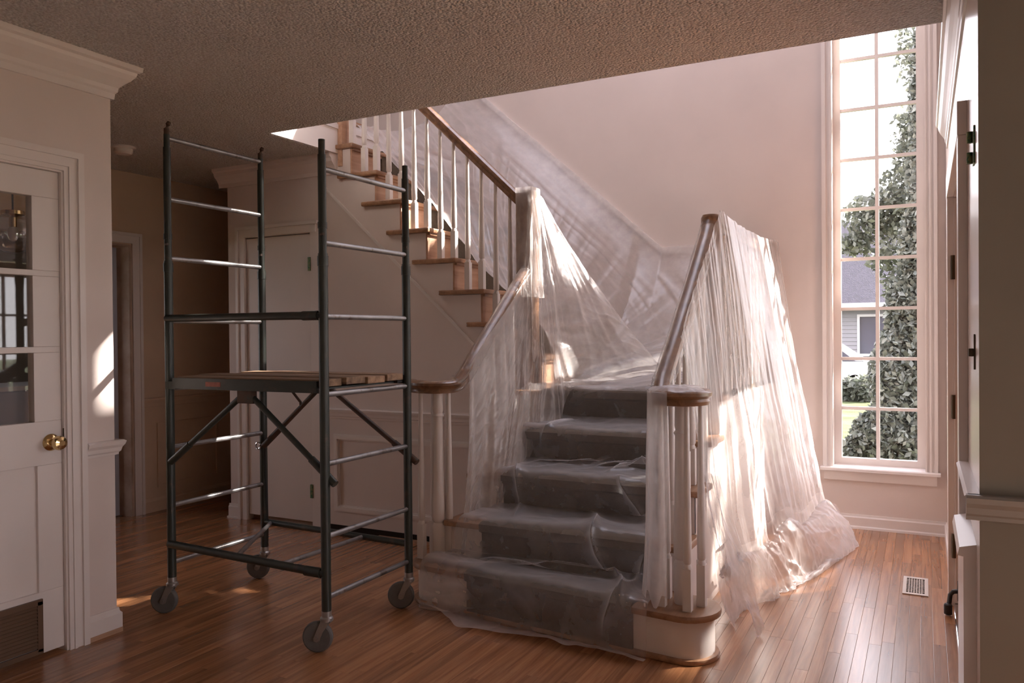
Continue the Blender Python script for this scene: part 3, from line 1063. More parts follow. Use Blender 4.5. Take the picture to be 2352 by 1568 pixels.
CD0, CD1, CDZ = -4.175, -3.595, 1.952
mb = MB()
mb.box(XK, CD0, YC, YC + 0.10, -0.2, ZC)
mb.box(CD0, CD1, YC, YC + 0.10, CDZ, ZC)
mb.box(CD1, XE, YC, YC + 0.10, -0.2, ZC)
mb.box(XK, XK + 0.10, YC + 0.10, YB, -0.2, ZC)
mb.box(CD0 - 0.05, CD1 + 0.05, YC + 0.08, YC + 0.12, -0.2, CDZ + 0.05)
for k in range(6, 15):
    xa = NOS(k) - 0.040
    xb = max(NOS(k + 1) - 0.040, XE) if k < 14 else XE
    if k == 6:
        xa = -2.02
    if xa > xb:
        mb.box(xb, xa, YC, YC + 0.10, -0.2, k * RZ - 0.030)
struct(mb.build('wall_closet', 'wall_paint'), 'painted wall under the stairs with the closet door')
mb = MB().prism([(p[0], p[1]) for p in [(YC - q[0], ZC + q[1] * 1.0) for q in [(0, -0.125), (0.012, -0.125), (0.014, -0.1), (0.03, -0.075), (0.055, -0.05), (0.06, -0.03), (0.075, -0.02), (0.078, 0.0), (0, 0)]]], 'x', XK - 0.07, XE)
struct(mb.build('trim_14', 'wall_paint'), 'crown moulding above the closet door')
mb = MB().prism(chair_poly(YC, 0.735), 'x', CD1 + 0.09, -2.02)
struct(mb.build('trim_15', 'trim_paint'), 'chair rail on the wall under the stairs')
mb = MB()
PX0, PX1, PZ0, PZ1 = -3.405, -2.22, 0.135, 0.637
w = 0.042
for (b0, b1, d) in [(0.0, 0.010, 0.012), (0.010, 0.032, 0.020), (0.032, 0.042, 0.008)]:
    mb.box(PX0 + b0, PX1 - b0, YC - d, YC, PZ1 - b1, PZ1 - b0).box(PX0 + b0, PX1 - b0, YC - d, YC, PZ0 + b0, PZ0 + b1)
    mb.box(PX0 + b0, PX0 + b1, YC - d, YC, PZ0 + b1, PZ1 - b1).box(PX1 - b1, PX1 - b0, YC - d, YC, PZ0 + b1, PZ1 - b1)
struct(mb.build('trim_16', 'trim_paint'), 'rectangular picture-frame moulding under the chair rail')
mb = MB().prism([(-3.48, 2.262), (-3.48, 2.240), (-2.20, 1.062), (-2.20, 1.084)], 'y', YC - 0.010, YC)
struct(mb.build('trim_17', 'trim_paint'), 'thin diagonal moulding following the slope of the stairs')
mb = MB().prism([(YC - p[0], p[1]) for p in base_profile(0.10)], 'x', XK - 0.012, CD0 - 0.075)
mb.box(XK - 0.02, CD0 - 0.075, YC - 0.02, YC, 0, 0.012)
struct(mb.build('baseboard_closet', 'trim_paint'))
mb = MB().box(CD1 + 0.02, -2.02, YC - 0.004, YC, 0.0, 0.045)
struct(mb.build('trim_18', 'gap_dark'), 'dark unfinished strip where the baseboard is missing')
mb = MB().box(-3.05, -2.05, YC - 0.03, YC - 0.004, 0.0, 0.014)
struct(mb.build('trim_19', 'riser_wood'), 'loose shoe moulding along the foot of the closet wall')

d2 = thing('door_2', 'plain white closet door under the stairs', 'door', ((CD0 + CD1) / 2, YC, 0), kind='structure')
del d2['category']
MB().box(CD0 + 0.006, CD1 - 0.005, YC + 0.004, YC + 0.04, 0.04, CDZ - 0.006).build('door_leaf', 'door_paint', d2, bevel=0.002)
MB().box(CD0 - 0.01, CD1 + 0.01, YC + 0.05, YC + 0.078, 0.0, CDZ + 0.01).build('door_stop', 'raw_wood_edge', d2)
cs = MB()
for (b0, b1, d) in [(0.003, 0.055, 0.014), (0.055, 0.075, 0.024)]:
    cs.box(CD0 - b1, CD0 - b0, YC - d, YC, 0, CDZ + b0)
    cs.box(CD0 - b1, CD1 + b1, YC - d, YC, CDZ + b0, CDZ + b1)
cs.box(CD1 + 0.003, CD1 + 0.075, YC - 0.006, YC, 0, CDZ + 0.003)
cs.build('casing', 'trim_paint', d2)
for z in (1.745, 0.245):
    MB().box(CD1 - 0.012, CD1 + 0.010, YC - 0.012, YC + 0.006, z - 0.045, z + 0.045).build('hinge', 'old_brass', d2, bevel=0.002)

# ------------------------------------------------------------------ room behind the camera (unseen, its window opening added to let daylight in)
mb = MB()
mb.box(-3.3, 4.2, -4.2, -4.05, -0.2, ZC)
struct(mb.build('wall_behind', 'wall_paint'))
mb = MB()
rect_holes(mb, 'x', 4.05, 4.2, -4.2, NW + 0.14, -0.2, ZC, [(0.75, 2.15, 0.55, 2.10)])
struct(mb.build('wall_behind_right', 'wall_paint'))
mb = MB().box(-8.2, -3.2, -4.2, -4.05, -0.2, ZC)
struct(mb.build('wall_kitchen_end', 'kitchen_wall'))
portal('portal_side', (4.22, 1.45, 1.3), (-1, 0, 0), 1.4, 1.55)
# ------------------------------------------------------------------ staircase
ST = thing('staircase', 'L-shaped staircase with dark carpet, white balusters and brown wooden handrails', 'staircase', (-1.45, 3.5, 0))
SXL, SXR = -2.02, -0.90           # lower flight
LN = {1: 2.975, 2: 3.225, 3: 3.445, 4: 3.665, 5: 3.92}     # nosing lines (y) of the lower flight
BLC, BRC, BRAD = Vector((-2.075, 3.24)), Vector((-0.838, 3.115)), 0.128


def stadium(grow):
    """plan of the wide first step with rounded ends"""
    pts = []
    r = BRAD + grow
    for k in range(13):           # right end, front to back
        a = -math.pi / 2 + math.pi * k / 12
        pts.append((BRC.x + r * math.cos(a), BRC.y + (r * math.sin(a) if math.sin(a) > 0 else (r + 0.012) * math.sin(a))))
    for k in range(13):
        a = math.pi / 2 + math.pi * k / 12
        pts.append((BLC.x + r * math.cos(a), BLC.y + r * math.sin(a)))
    return pts


def nose_prism(mb, poly_outer, z0, z1):
    mb.prism(poly_outer, 'z', z0, z1)
    return mb


# first step
MB().prism(stadium(-0.022), 'z', 0.0, RZ - 0.028).build('riser', 'stair_white', ST, smooth='auto')
MB().prism(stadium(0.004), 'z', RZ - 0.028, RZ).build('tread', 'tread_wood', ST, smooth='auto', bevel=0.009)
MB().prism(stadium(-0.004), 'z', 0.0, 0.020).build('shoe_moulding', 'tread_wood', ST, smooth='auto', bevel=0.006)
# treads and risers 2..5
for k in range(2, 6):
    y1 = LN[k + 1] if k < 5 else LN[5] + 0.12
    z = k * RZ
    MB().box(SXL - 0.03, SXR + 0.03, LN[k], y1 + 0.03, z - 0.028, z).build('tread', 'tread_wood', ST, bevel=0.009)
    MB().box(SXL, SXR, LN[k] + 0.028, LN[k] + 0.046, z - RZ, z - 0.028).build('riser', 'stair_white', ST)
# landing and solid sides
LZ = 5 * RZ
MB().box(-2.0, SXR - 0.021, LN[5] + 0.13, YB - 0.001, LZ - 0.20, LZ).build('landing', 'carpet', ST)
mb = MB()
mb.prism([(3.12, 0.0), (3.12, RZ - 0.03)] + [q for k in range(2, 6) for q in ((LN[k] + 0.03, (k - 1) * RZ - 0.028), (LN[k] + 0.03, k * RZ - 0.028))] + [(YB, LZ - 0.028), (YB, 0.0)], 'x', SXR - 0.02, SXR)
mb.build('side_panel', 'stair_white', ST)
mb = MB()
mb.prism([(3.12, 0.0), (3.12, RZ - 0.03)] + [q for k in range(2, 6) for q in ((LN[k] + 0.03, (k - 1) * RZ - 0.028), (LN[k] + 0.03, k * RZ - 0.028))] + [(YC, LZ - 0.028), (YC, 0.0)], 'x', SXL, SXL + 0.02)
mb.build('side_panel', 'stair_white', ST)
# carpet runner over the lower flight
CX0, CX1 = -1.845, -1.03
prof = [(LN[1] + 0.008, 0.006), (LN[1] + 0.010, RZ - 0.04), (LN[1] - 0.012, RZ - 0.028), (LN[1] - 0.014, RZ + 0.004), (LN[1] + 0.01, RZ + 0.012)]
for k in range(2, 6):
    z = k * RZ
    prof += [(LN[k] + 0.018, z - RZ + 0.012), (LN[k] + 0.014, z - 0.042), (LN[k] - 0.012, z - 0.030), (LN[k] - 0.014, z + 0.004), (LN[k] + 0.012, z + 0.012)]
prof += [(YB - 0.02, LZ + 0.012)]
back = [(YB - 0.02, LZ + 0.001)]
for k in range(5, 1, -1):
    z = k * RZ
    back += [(LN[k] + 0.02, z + 0.001), (LN[k] - 0.003, z), (LN[k] - 0.003, z - 0.03), (LN[k] + 0.026, z - 0.04), (LN[k] + 0.026, z - RZ + 0.001)]
back += [(LN[1] + 0.02, RZ + 0.001), (LN[1] - 0.003, RZ - 0.01), (LN[1] + 0.03, RZ - 0.03), (LN[1] + 0.034, 0.004)]
P = np.zeros((len(prof) + len(back), 2, 3))
for i, (y, z) in enumerate(prof + back):
    first = y < LN[2] - 0.08 and z < RZ + 0.05
    P[i, 0] = (CX0, y + (0.112 if first else 0.0), z)
    P[i, 1] = (CX1, y + (0.020 if first else 0.0), z)
mb = MB().grid(P)
nf = len(prof) + len(back)
mb.f.append(tuple(2 * i for i in range(nf)))
mb.f.append(tuple(2 * i + 1 for i in range(nf)))
mb.f.append((0, 1, 2 * nf - 1, 2 * nf - 2))
mb.build('carpet_runner', 'carpet', ST)

# upper flight
for k in range(6, 15):
    z = k * RZ
    xr = NOS(k)
    xl = (NOS(k + 1) - 0.03 - 0.095) if k < 14 else XE + 0.0
    if k == 14:
        xl = XE + 0.02
    MB().box(xl if k < 14 else XE + 0.02, xr, YC - 0.032, YC + 0.10, z - 0.028, z).build('tread', 'tread_wood', ST, bevel=0.008)
    MB().box(NOS(k + 1) - 0.04 if k < 14 else XE + 0.02, xr, YC + 0.10, YB - 0.002, z - 0.028, z).build('tread', 'tread_wood', ST, bevel=0.008)
    MB().box(xr - 0.050, xr - 0.030, YC + 0.004, YB - 0.002, z - RZ, z - 0.028).build('riser', 'riser_wood', ST)
    # small cove under the tread end
    MB().box(xr - 0.030, xr - 0.014, YC + 0.004, YC + 0.40, z - 0.042, z - 0.028).build('cove_moulding', 'tread_wood', ST)
    MB().box(xr - 0.036, xr - 0.010, YC + 0.30, YB - 0.06, z - RZ, z + 0.010).build('carpet_strip', 'carpet', ST)
# unpainted block at the head of the flight
MB().box(XE + 0.012, XE + 0.045, YC - 0.01, YC + 0.11, 2.36, 2.72).build('head_block', 'riser_wood', ST, bevel=0.003)

# newel posts
NLX, NLY, NLZ = -2.005, 4.075, 2.085
mbn = MB().box(NLX - 0.052, NLX + 0.052, NLY - 0.052, NLY + 0.052, LZ - 0.30, NLZ)
mbn.build('newel_post', 'rail_wood', ST, bevel=0.020, smooth='auto')
NRX, NRY, NRZ = -0.945, 4.0, 1.862
MB().lathe([(0.030, -0.95), (0.048, -0.949), (0.048, -0.72), (0.040, -0.70), (0.034, -0.66), (0.040, -0.40), (0.046, -0.22), (0.048, -0.20), (0.048, -0.02), (0.040, -0.004), (0.02, 0.0)], (NRX, NRY, NRZ), 20).build('newel_post', 'rail_wood', ST, smooth='auto')


def rail(path, name='handrail'):
    """moulded rail: rounded top, waisted sides"""
    pr = [(-0.024, -0.030), (0.024, -0.030), (0.026, -0.018), (0.021, -0.008), (0.031, 0.006), (0.030, 0.018), (0.018, 0.028), (0, 0.031), (-0.018, 0.028), (-0.030, 0.018), (-0.031, 0.006), (-0.021, -0.008), (-0.026, -0.018)]
    path = [Vector(p) for p in path]
    mb = MB()
    n = len(pr)
    for i, p in enumerate(path):
        d = (path[min(i + 1, len(path) - 1)] - path[max(i - 1, 0)])
        h = Vector((d.x, d.y, 0)).normalized()
        a = Vector((h.y, -h.x, 0))
        b = a.cross(d.normalized()).normalized()
        if b.z < 0:
            b = -b
        for (s, t) in pr:
            mb.v.append(tuple(p + a * s + b * t))
    for i in range(len(path) - 1):
        for k in range(n):
            k2 = (k + 1) % n
            mb.f.append((i * n + k, i * n + k2, (i + 1) * n + k2, (i + 1) * n + k))
    mb.f.append(tuple(range(n)))
    mb.f.append(tuple((len(path) - 1) * n + k for k in range(n)))
    return mb.build(name, 'rail_wood', ST, smooth='auto')


def smooth_path(pts, n):
    return [Vector(p) for p in polyline(pts, np.linspace(0, 1, n))]


RLX = -1.985
VLZ = 1.022
# left lower rail with its level turn-out above the first step
left_rail = smooth_path([(-2.27, 3.30, VLZ), (-2.21, 3.235, VLZ), (-2.13, 3.20, VLZ), (-2.05, 3.215, VLZ), (-2.00, 3.27, VLZ + 0.008), (RLX, 3.33, VLZ + 0.055), (RLX, 3.41, VLZ + 0.125)], 40) + \
    [Vector((RLX - 0.012 * t, 3.41 + (4.03 - 3.41) * t, VLZ + 0.125 + (1.625 - VLZ - 0.125) * t)) for t in np.linspace(0.05, 1, 12)]
rail(left_rail)
# right lower rail, ends in a round volute cap
right_rail = smooth_path([(-0.935, 3.10, 1.030), (-0.945, 3.16, 1.07), (-0.948, 3.24, 1.13), (-0.948, 3.40, 1.263), (-0.948, 3.70, 1.525), (-0.946, 3.985, 1.800)], 30)
rail(right_rail)
MB().lathe([(0.085, -0.036), (0.108, -0.032), (0.112, -0.018), (0.106, -0.008), (0.120, 0.004), (0.120, 0.016), (0.108, 0.027), (0.06, 0.031), (0.01, 0.031)], (-0.852, 3.095, 1.022), 40).build('volute', 'rail_wood', ST, smooth='auto')
# guard rail of the landing
guard = smooth_path([(NRX, NRY + 0.02, 1.815), (-0.94, 4.5, 1.812), (-0.935, 5.0, 1.812), (-0.93, YB - 0.10, 1.812)], 12)
rail(guard)
MB().box(-0.985, -0.875, YB - 0.12, YB - 0.002, LZ, 1.87).build('wall_post', 'rail_wood', ST, bevel=0.012)
# upper rail
rail([Vector((-2.05, 4.10, 2.030)) + Vector((-1.45, 0, 1.385)) * t for t in np.linspace(0, 1, 20)])


# balusters: one shape per length class, shared mesh, scaled in z
def baluster_mesh(h):
    mb = MB()
    b = 0.0165
    mb.box(-b, b, -b, b, 0, 0.165)
    mb.lathe([(0.0155, 0.160), (0.017, 0.172), (0.0125, 0.182), (0.017, 0.192), (0.0170, 0.26), (0.0145, 0.45), (0.0115, h * 0.8), (0.0095, h)], (0, 0, 0), 10)
    return mb.mesh('baluster', 'stair_white', smooth='auto')


bm_cache = {}


def baluster(x, y, z0, z1):
    h = round(z1 - z0, 2)
    if h not in bm_cache:
        bm_cache[h] = baluster_mesh(h)
    o = bpy.data.objects.new('baluster', bm_cache[h])
    COL.objects.link(o)
    o.parent = ST
    o.matrix_parent_inverse = Matrix.Translation(-ST.location)
    o.location = (x, y, z0)


def upper_rail_z(x):
    return 2.030 + (-2.05 - x) * 1.385 / 1.45 - 0.03


for k in range(6, 15):
    for dx in (0.055, 0.150):
        bx = NOS(k) - dx
        if bx > -2.10 or bx < -3.38:
            continue
        baluster(bx, YC + 0.045, k * RZ, upper_rail_z(bx))


def rail_z_at(path, y):
    for a, b in zip(path[:-1], path[1:]):
        if min(a.y, b.y) <= y <= max(a.y, b.y) and a.z > VLZ - 0.2:
            t = (y - a.y) / (b.y - a.y + 1e-9)
            best = a.z + (b.z - a.z) * t
    return best


for k in range(2, 6):
    for dy in (0.06, 0.165):
        y = LN[k] + dy
        if y < 3.98:
            (y > 3.32) and baluster(RLX + 0.004, y, k * RZ, rail_z_at(left_rail[20:], y) - 0.028)
            baluster(-0.945, y, k * RZ, rail_z_at(right_rail, y) - 0.028)
for y in np.arange(4.14, YB - 0.15, 0.115):
    baluster(-0.94, float(y), LZ, 1.785)


# posts under the two scroll ends: a thicker turned newel in the middle and slim balusters round it
def turned_newel(x, y, z0, z1):
    h = z1 - z0
    MB().lathe([(0.030, 0), (0.032, 0.01), (0.032, 0.16), (0.024, 0.175), (0.032, 0.19), (0.033, 0.24), (0.028, 0.42), (0.0245, h - 0.15), (0.024, h - 0.13), (0.030, h - 0.118), (0.022, h - 0.106), (0.026, h - 0.09), (0.024, h)], (x, y, z0), 18).build('newel_post', 'stair_white', ST, smooth='auto')


turned_newel(-0.862, 3.125, RZ, 0.99)
for (x, y) in [(-0.818, 3.045), (-0.783, 3.125), (-0.925, 3.06), (-0.935, 3.165), (-0.80, 3.19)]:
    baluster(x, y, RZ, 0.99)
turned_newel(-2.085, 3.245, RZ, 1.0)
for (x, y) in [(-2.165, 3.215), (-2.035, 3.262), (-2.15, 3.30), (-2.09, 3.335)]:
    baluster(x, y, RZ, 1.0)
# ------------------------------------------------------------------ scaffold tower
SC = thing('scaffold', 'dark green rolling scaffold tower of steel tubes with a plank deck', 'scaffold', (-2.61, 2.78, 0))
PF, PBR, PL, PBL = (-2.135, 2.485), (-2.135, 3.06), (-3.08, 2.525), (-3.08, 3.105)


def collar(mb, x, y, z, r):
    mb.tube([(x, y, z), (x, y, z + 0.05)], r, 14)


def post(p, top, split, rl=0.0195, ru=0.0165):
    x, y = p
    mb = MB()
    mb.tube([(x, y, 0.165), (x, y, split)], rl, 16)
    mb.tube([(x, y, split), (x, y, top - 0.06)], ru, 16)
    mb.tube([(x, y, top - 0.065), (x, y, top)], ru * 0.82, 16)
    o = mb.build('post', 'scaffold_green', SC, smooth='auto')
    mb = MB()
    mb.tube([(x, y, split - 0.05), (x, y, split - 0.01)], rl + 0.0025, 16)
    link('collar', mb.mesh('collar', 'scaffold_green', 'auto'), o)
    mb = MB().tube([(x, y, split + 0.10), (x, y, split + 0.125)], ru + 0.0025, 16)
    link('collar', mb.mesh('collar', 'scaffold_green', 'auto'), o)
    pin = MB().tube([(x, y - 0.012, split + 0.075), (x + 0.02, y - 0.018, split + 0.075)], 0.006, 8)
    link('lock_pin', pin.mesh('lock_pin', 'scaffold_rust', 'auto'), o)


post(PF, 2.055, 1.60)
post(PBR, 2.055, 1.60)
post((PL[0], PL[1]), 2.20, 1.62)
post(PBL, 2.20, 1.62)
for p in (PL, PBL):                       # bent coupling pins on the taller frame
    x, y = p
    MB().tube([(x, y, 2.18), (x, y, 2.225), (x + 0.004, y + 0.004, 2.245), (x + 0.010, y + 0.008, 2.258)], [0.0125, 0.0125, 0.011, 0.008], 12).build('coupling_pin', 'scaffold_rust', SC, smooth='auto')
for z in (1.939, 1.643, 1.348, 1.035, 0.756, 0.464, 0.220):
    MB().tube([(PF[0], PF[1], z), (PBR[0], PBR[1], z)], 0.0115, 12).build('rung', 'scaffold_rung', SC, smooth='auto')
for z in (2.183, 1.904, 1.632, 1.346, 1.035, 0.766, 0.498, 0.235):
    MB().tube([(PL[0], PL[1], z), (PBL[0], PBL[1], z)], 0.0115, 12).build('rung', 'scaffold_rung', SC, smooth='auto')
for z, r in ((1.357, 0.0165), (0.322, 0.0175)):
    MB().tube([(PL[0], PL[1] - 0.012, z), (PF[0], PF[1] - 0.006, z - 0.004)], r, 12).build('side_tube', 'scaffold_green', SC, smooth='auto')
    mb = MB().tube([(PF[0] - 0.10, PF[1] - 0.0065, z - 0.004), (PF[0] - 0.018, PF[1] - 0.006, z - 0.004)], r + 0.003, 12)
    mb.build('sleeve', 'scaffold_green', SC, smooth='auto')
MB().tube([(PBL[0], PBL[1], 0.30), (PBR[0], PBR[1], 0.30)], 0.0155, 12).build('side_tube', 'scaffold_green', SC, smooth='auto')
# flat plan bars near the floor
a, b = ony(650, 1288, 2.52), ony(830, 1232, 3.06)
MB().tube([(a.x, 2.49, 0.315), (b.x, 3.08, 0.30)], 0.0105, 10).build('plan_brace', 'scaffold_rung', SC, smooth='auto')
a, b = ony(540, 1268, 2.50), ony(625, 1213, 3.08)
MB().tube([(a.x, 2.51, 0.318), (b.x - 0.02, 3.09, 0.30)], 0.0105, 10).build('plan_brace', 'scaffold_rung', SC, smooth='auto')
# diagonal braces from the posts up to the middle of the deck
for (y, py0, py1) in ((2.50, PL, PF), (3.075, PBL, PBR)):
    xm_ = -2.572 if y < 2.8 else -2.64
    for (x0, z0, sgn) in ((py0[0] + 0.035, 0.705, 1), (py1[0] - 0.012, 0.715, -1)):
        p0 = Vector((x0, y, z0))
        p1 = Vector((xm_ - 0.02 * sgn, y, 1.022))
        d = (p1 - p0).normalized()
        if sgn < 0:
            p0 = p0 - d * 0.06
        mat_ = 'scaffold_green' if y < 2.8 else 'scaffold_rust'
        o = MB().tube([p0, p1], 0.0125, 12).build('diagonal_brace', mat_, SC, smooth='auto')
        link('sleeve', MB().tube([p0 - d * 0.004, p0 + d * 0.15], 0.016, 12).mesh('sleeve', mat_, 'auto'), o)
    MB().box(xm_ - 0.045, xm_ + 0.045, y - 0.014, y + 0.014, 0.985, 1.05).build('gusset', 'scaffold_rust', SC, bevel=0.004)
MB().tube([(-2.60, 2.78, 1.04), (-2.60, 2.86, 0.96), (-2.62, 2.88, 0.95)], 0.006, 8).build('latch_hook', 'scaffold_rust', SC, smooth='auto')
# deck: two steel edge channels and four planks
dk = MB().box(-3.00, -2.165, 2.474, 2.4865, 1.040, 1.088).box(-3.00, -2.165, 2.4865, 3.05, 1.052, 1.0595).box(-3.00, -2.165, 3.05, 3.072, 1.046, 1.076)
dk.box(-3.065, -3.00, 2.488, 2.52, 1.036, 1.07).box(-3.06, -3.00, 3.045, 3.07, 1.036, 1.07)
dko = dk.build('deck', 'scaffold_green', SC)
for i, (y0, y1, xa, xb) in enumerate([(2.488, 2.612, -2.985, -2.150), (2.616, 2.742, -3.0, -2.128), (2.746, 2.868, -2.97, -2.118), (2.872, 2.99, -2.995, -2.108), (2.994, 3.075, -2.98, -2.20)]):
    zt = 1.094 + (0.004 if i % 2 else 0.0)
    pk = MB().box(xa, xb, y0, y1, zt - 0.030 if i < 4 else 1.077, zt).mesh('plank', 'plank_wood', bevel=0.003)
    link('plank', pk, dko)
link('sticker', MB().box(-2.79, -2.70, 2.4725, 2.4740, 1.054, 1.074).mesh('sticker', 'sticker_red'), dko)
MB().box(-2.20, -2.145, 3.0, 3.05, 1.05, 1.085).build('deck_clamp', 'black_iron', SC, bevel=0.004)
# ring bolt and tether on the rear left post
x, y = PBL
mb = MB()
for k in range(16):
    t0, t1 = 2 * math.pi * k / 16, 2 * math.pi * (k + 1) / 16
    c = Vector((x - 0.012, y - 0.026, 0.70))
    mb.tube([c + Vector((0.016 * math.cos(t0), 0, 0.016 * math.sin(t0))), c + Vector((0.016 * math.cos(t1), 0, 0.016 * math.sin(t1)))], 0.0045, 8, cap=False)
mb.build('ring_bolt', 'chrome', SC, smooth='auto')
MB().tube([tuple(p) for p in polyline([(x + 0.022, y - 0.01, 0.69), (x + 0.026, y - 0.012, 0.55), (x + 0.034, y - 0.012, 0.38), (x + 0.033, y - 0.01, 0.22), (x + 0.022, y - 0.008, 0.17)], np.linspace(0, 1, 24))], 0.0035, 8).build('tether', 'black_iron', SC, smooth='auto')


# casters: fork, plate, tyre, hub
def caster_parts(x, y, ang):
    root = bpy.data.objects.new('caster', MB().lathe([(0.016, 0.125), (0.026, 0.128), (0.026, 0.140), (0.020, 0.146), (0.020, 0.168), (0.012, 0.17)], (0, 0, 0), 16).mesh('caster', 'galvanised', 'auto'))
    COL.objects.link(root)
    root.parent = SC
    root.matrix_parent_inverse = Matrix.Translation(-SC.location)
    root.location = (x, y, 0)
    root.rotation_euler = (0, 0, ang)
    fk = MB()
    for s in (-1, 1):                   # fork cheeks lean back to the axle at x = -0.035
        fk.prism([(0.022, 0.132), (-0.018, 0.132), (-0.050, 0.060), (-0.048, 0.050), (-0.036, 0.046), (-0.024, 0.052), (-0.012, 0.085)], 'y', s * 0.019 - 0.0015, s * 0.019 + 0.0015)
    fk.box(-0.020, 0.022, -0.020, 0.020, 0.126, 0.131)
    fk.tube([(-0.037, -0.027, 0.062), (-0.037, 0.027, 0.062)], 0.008, 10)
    link('fork', fk.mesh('fork', 'galvanised', 'auto'), root)
    link('tyre', MB().lathe([(0.048, -0.014), (0.055, -0.0145), (0.0605, -0.010), (0.0625, 0), (0.0605, 0.010), (0.055, 0.0145), (0.048, 0.014)], (-0.037, 0, 0.0625), 32, 'y').mesh('tyre', 'rubber', 'auto'), root)
    link('hub', MB().lathe([(0.010, -0.016), (0.012, -0.013), (0.030, -0.010), (0.046, -0.012), (0.0485, -0.013), (0.0485, 0.013), (0.046, 0.012), (0.030, 0.010), (0.012, 0.013), (0.010, 0.016)], (-0.037, 0, 0.0625), 28, 'y').mesh('hub', 'wheel_hub', 'auto'), root)


caster_parts(PF[0], PF[1], math.radians(22))
caster_parts(PL[0], PL[1], math.radians(25))
caster_parts(PBR[0], PBR[1], math.radians(28))
caster_parts(PBL[0], PBL[1], math.radians(20))
# ------------------------------------------------------------------ plastic sheets
def folds(c, seed, freqs=((7, 1.0), (17, 0.45), (41, 0.18))):
    """1-D crisp folds: soft valleys, pinched crests"""
    s = 0
    for i, (f, a) in enumerate(freqs):
        q = n2(c * f, 0.37 + 0 * c, seed + i * 31)
        s = s + a * (np.sign(q) * (1 - np.exp(-2.6 * np.abs(q))) * 0.6 + 0.4 * ridge(c * f * 0.9, 0.5 + 0 * c, seed + 7 + i * 13))
    return s


def creases(x, y, seed, f=6.0):
    """2-D crumple: sharp ridges in several directions, like handled film"""
    s = 0
    for i in range(4):
        a = 0.6 + i * 0.85
        wx = x + 0.06 * n2(x * 5, y * 5, seed + 70 + i)
        wy = y + 0.06 * n2(x * 5 + 9, y * 5, seed + 80 + i)
        p, q = wx * math.cos(a) + wy * math.sin(a), -wx * math.sin(a) + wy * math.cos(a)
        g = f * 1.55 ** i
        s = s + (0.62 ** i) * ridge(p * g * 0.55, q * g * 1.3, seed + 5 * i)
    return s * 0.5


def smooth01(x, a, b):
    t = np.clip((x - a) / (b - a), 0, 1)
    return t * t * (3 - 2 * t)


def normals_of(P):
    du = np.gradient(P, axis=0)
    dv = np.gradient(P, axis=1)
    n = np.cross(du, dv)
    return n / (np.linalg.norm(n, axis=-1, keepdims=True) + 1e-9)


def remap(t, ks, vs):
    return np.interp(t, ks, vs)


# --- sheet over the right-hand rails, falling to the floor on the hall side
nu, nv = 440, 260
U, V = np.meshgrid(np.linspace(0, 1, nu), np.linspace(0, 1, nv), indexing='ij')
top_pts = [(-0.925, 3.34, 1.255), (-0.918, 3.55, 1.45), (-0.912, 3.78, 1.65), (-0.905, 3.97, 1.845), (-0.90, 4.04, 1.880), (-0.895, 4.20, 1.862), (-0.89, 4.60, 1.852), (-0.88, 5.05, 1.852), (-0.87, 5.38, 1.868), (-0.86, 5.46, 1.86)]
mid_pts = [(-0.86, 3.56, 0.30), (-0.84, 3.68, 0.26), (-0.81, 3.84, 0.24), (-0.775, 4.00, 0.24), (-0.74, 4.16, 0.26), (-0.70, 4.36, 0.27), (-0.66, 4.62, 0.28), (-0.63, 4.88, 0.30), (-0.62, 5.12, 0.31), (-0.63, 5.36, 0.30)]
bot_pts = [(-0.76, 3.55, 0), (-0.735, 3.68, 0), (-0.69, 3.84, 0), (-0.645, 3.98, 0), (-0.58, 4.12, 0), (-0.505, 4.32, 0), (-0.445, 4.58, 0), (-0.405, 4.84, 0), (-0.395, 5.08, 0), (-0.43, 5.34, 0)]
ut = remap(U[:, 0], [0, 0.22, 0.34, 0.52, 0.80, 1.0], [0.0, 0.24, 0.36, 0.50, 0.80, 1.0])   # many threads of the sheet meet at the newel
T = polyline(top_pts, ut)[:, None, :]
M = polyline(mid_pts, U[:, 0])[:, None, :].copy()
M[..., 2] = 0.20 + 0.09 * n2(U[:, :1] * 7, 0.4 + 0 * U[:, :1], 19) + 0.03 * U[:, :1]
M[..., 0] = M[..., 0] + 0.04
B = polyline(bot_pts, U[:, 0])[:, None, :]
VS = 0.66
hang = np.clip(V / VS, 0, 1)                          # falling part
pud = np.clip((V - VS) / (1 - VS), 0, 1)              # part that puffs out over the floor and tucks under
P = T + (M - T) * hang[..., None]
P[..., 0] = T[..., 0] + (M[..., 0] - T[..., 0]) * (0.82 * hang ** 0.9 + 0.18 * hang ** 8)
ph = pud * math.pi * 0.80
grow = np.sin(np.minimum(ph, math.pi / 2))
back = np.where(ph > math.pi / 2, 1 - np.sin(ph), 0)
w = np.clip(grow - 0.55 * back, 0, 1)
P[..., 0] = np.where(pud > 0, M[..., 0] + (B[..., 0] - M[..., 0]) * w, P[..., 0])
P[..., 1] = np.where(pud > 0, M[..., 1] + (B[..., 1] - M[..., 1]) * np.minimum(pud * 1.6, 1), P[..., 1])
P[..., 2] = np.where(pud > 0, 0.5 * M[..., 2] * (1 + np.cos(np.minimum(pud * 1.5, 1) * math.pi)), P[..., 2])
N = normals_of(P)
N = np.where((N[..., :1] < 0), -N, N)
wc = U + 0.030 * n2(U * 4, V * 3, 12) * V + 0.010 * n2(U * 12, V * 5, 13)
fall = 1 - 0.85 * smooth01(V, VS - 0.08, VS + 0.16)
amp = (0.010 + 0.034 * smooth01(hang, 0.05, 0.85)) * fall
d = amp * folds(wc, 21, ((9, 0.8), (23, 0.5), (52, 0.26)))
d = d + 0.006 * folds(wc * 1.3, 25, ((38, 1.0), (83, 0.5))) * (1 - 0.6 * hang)
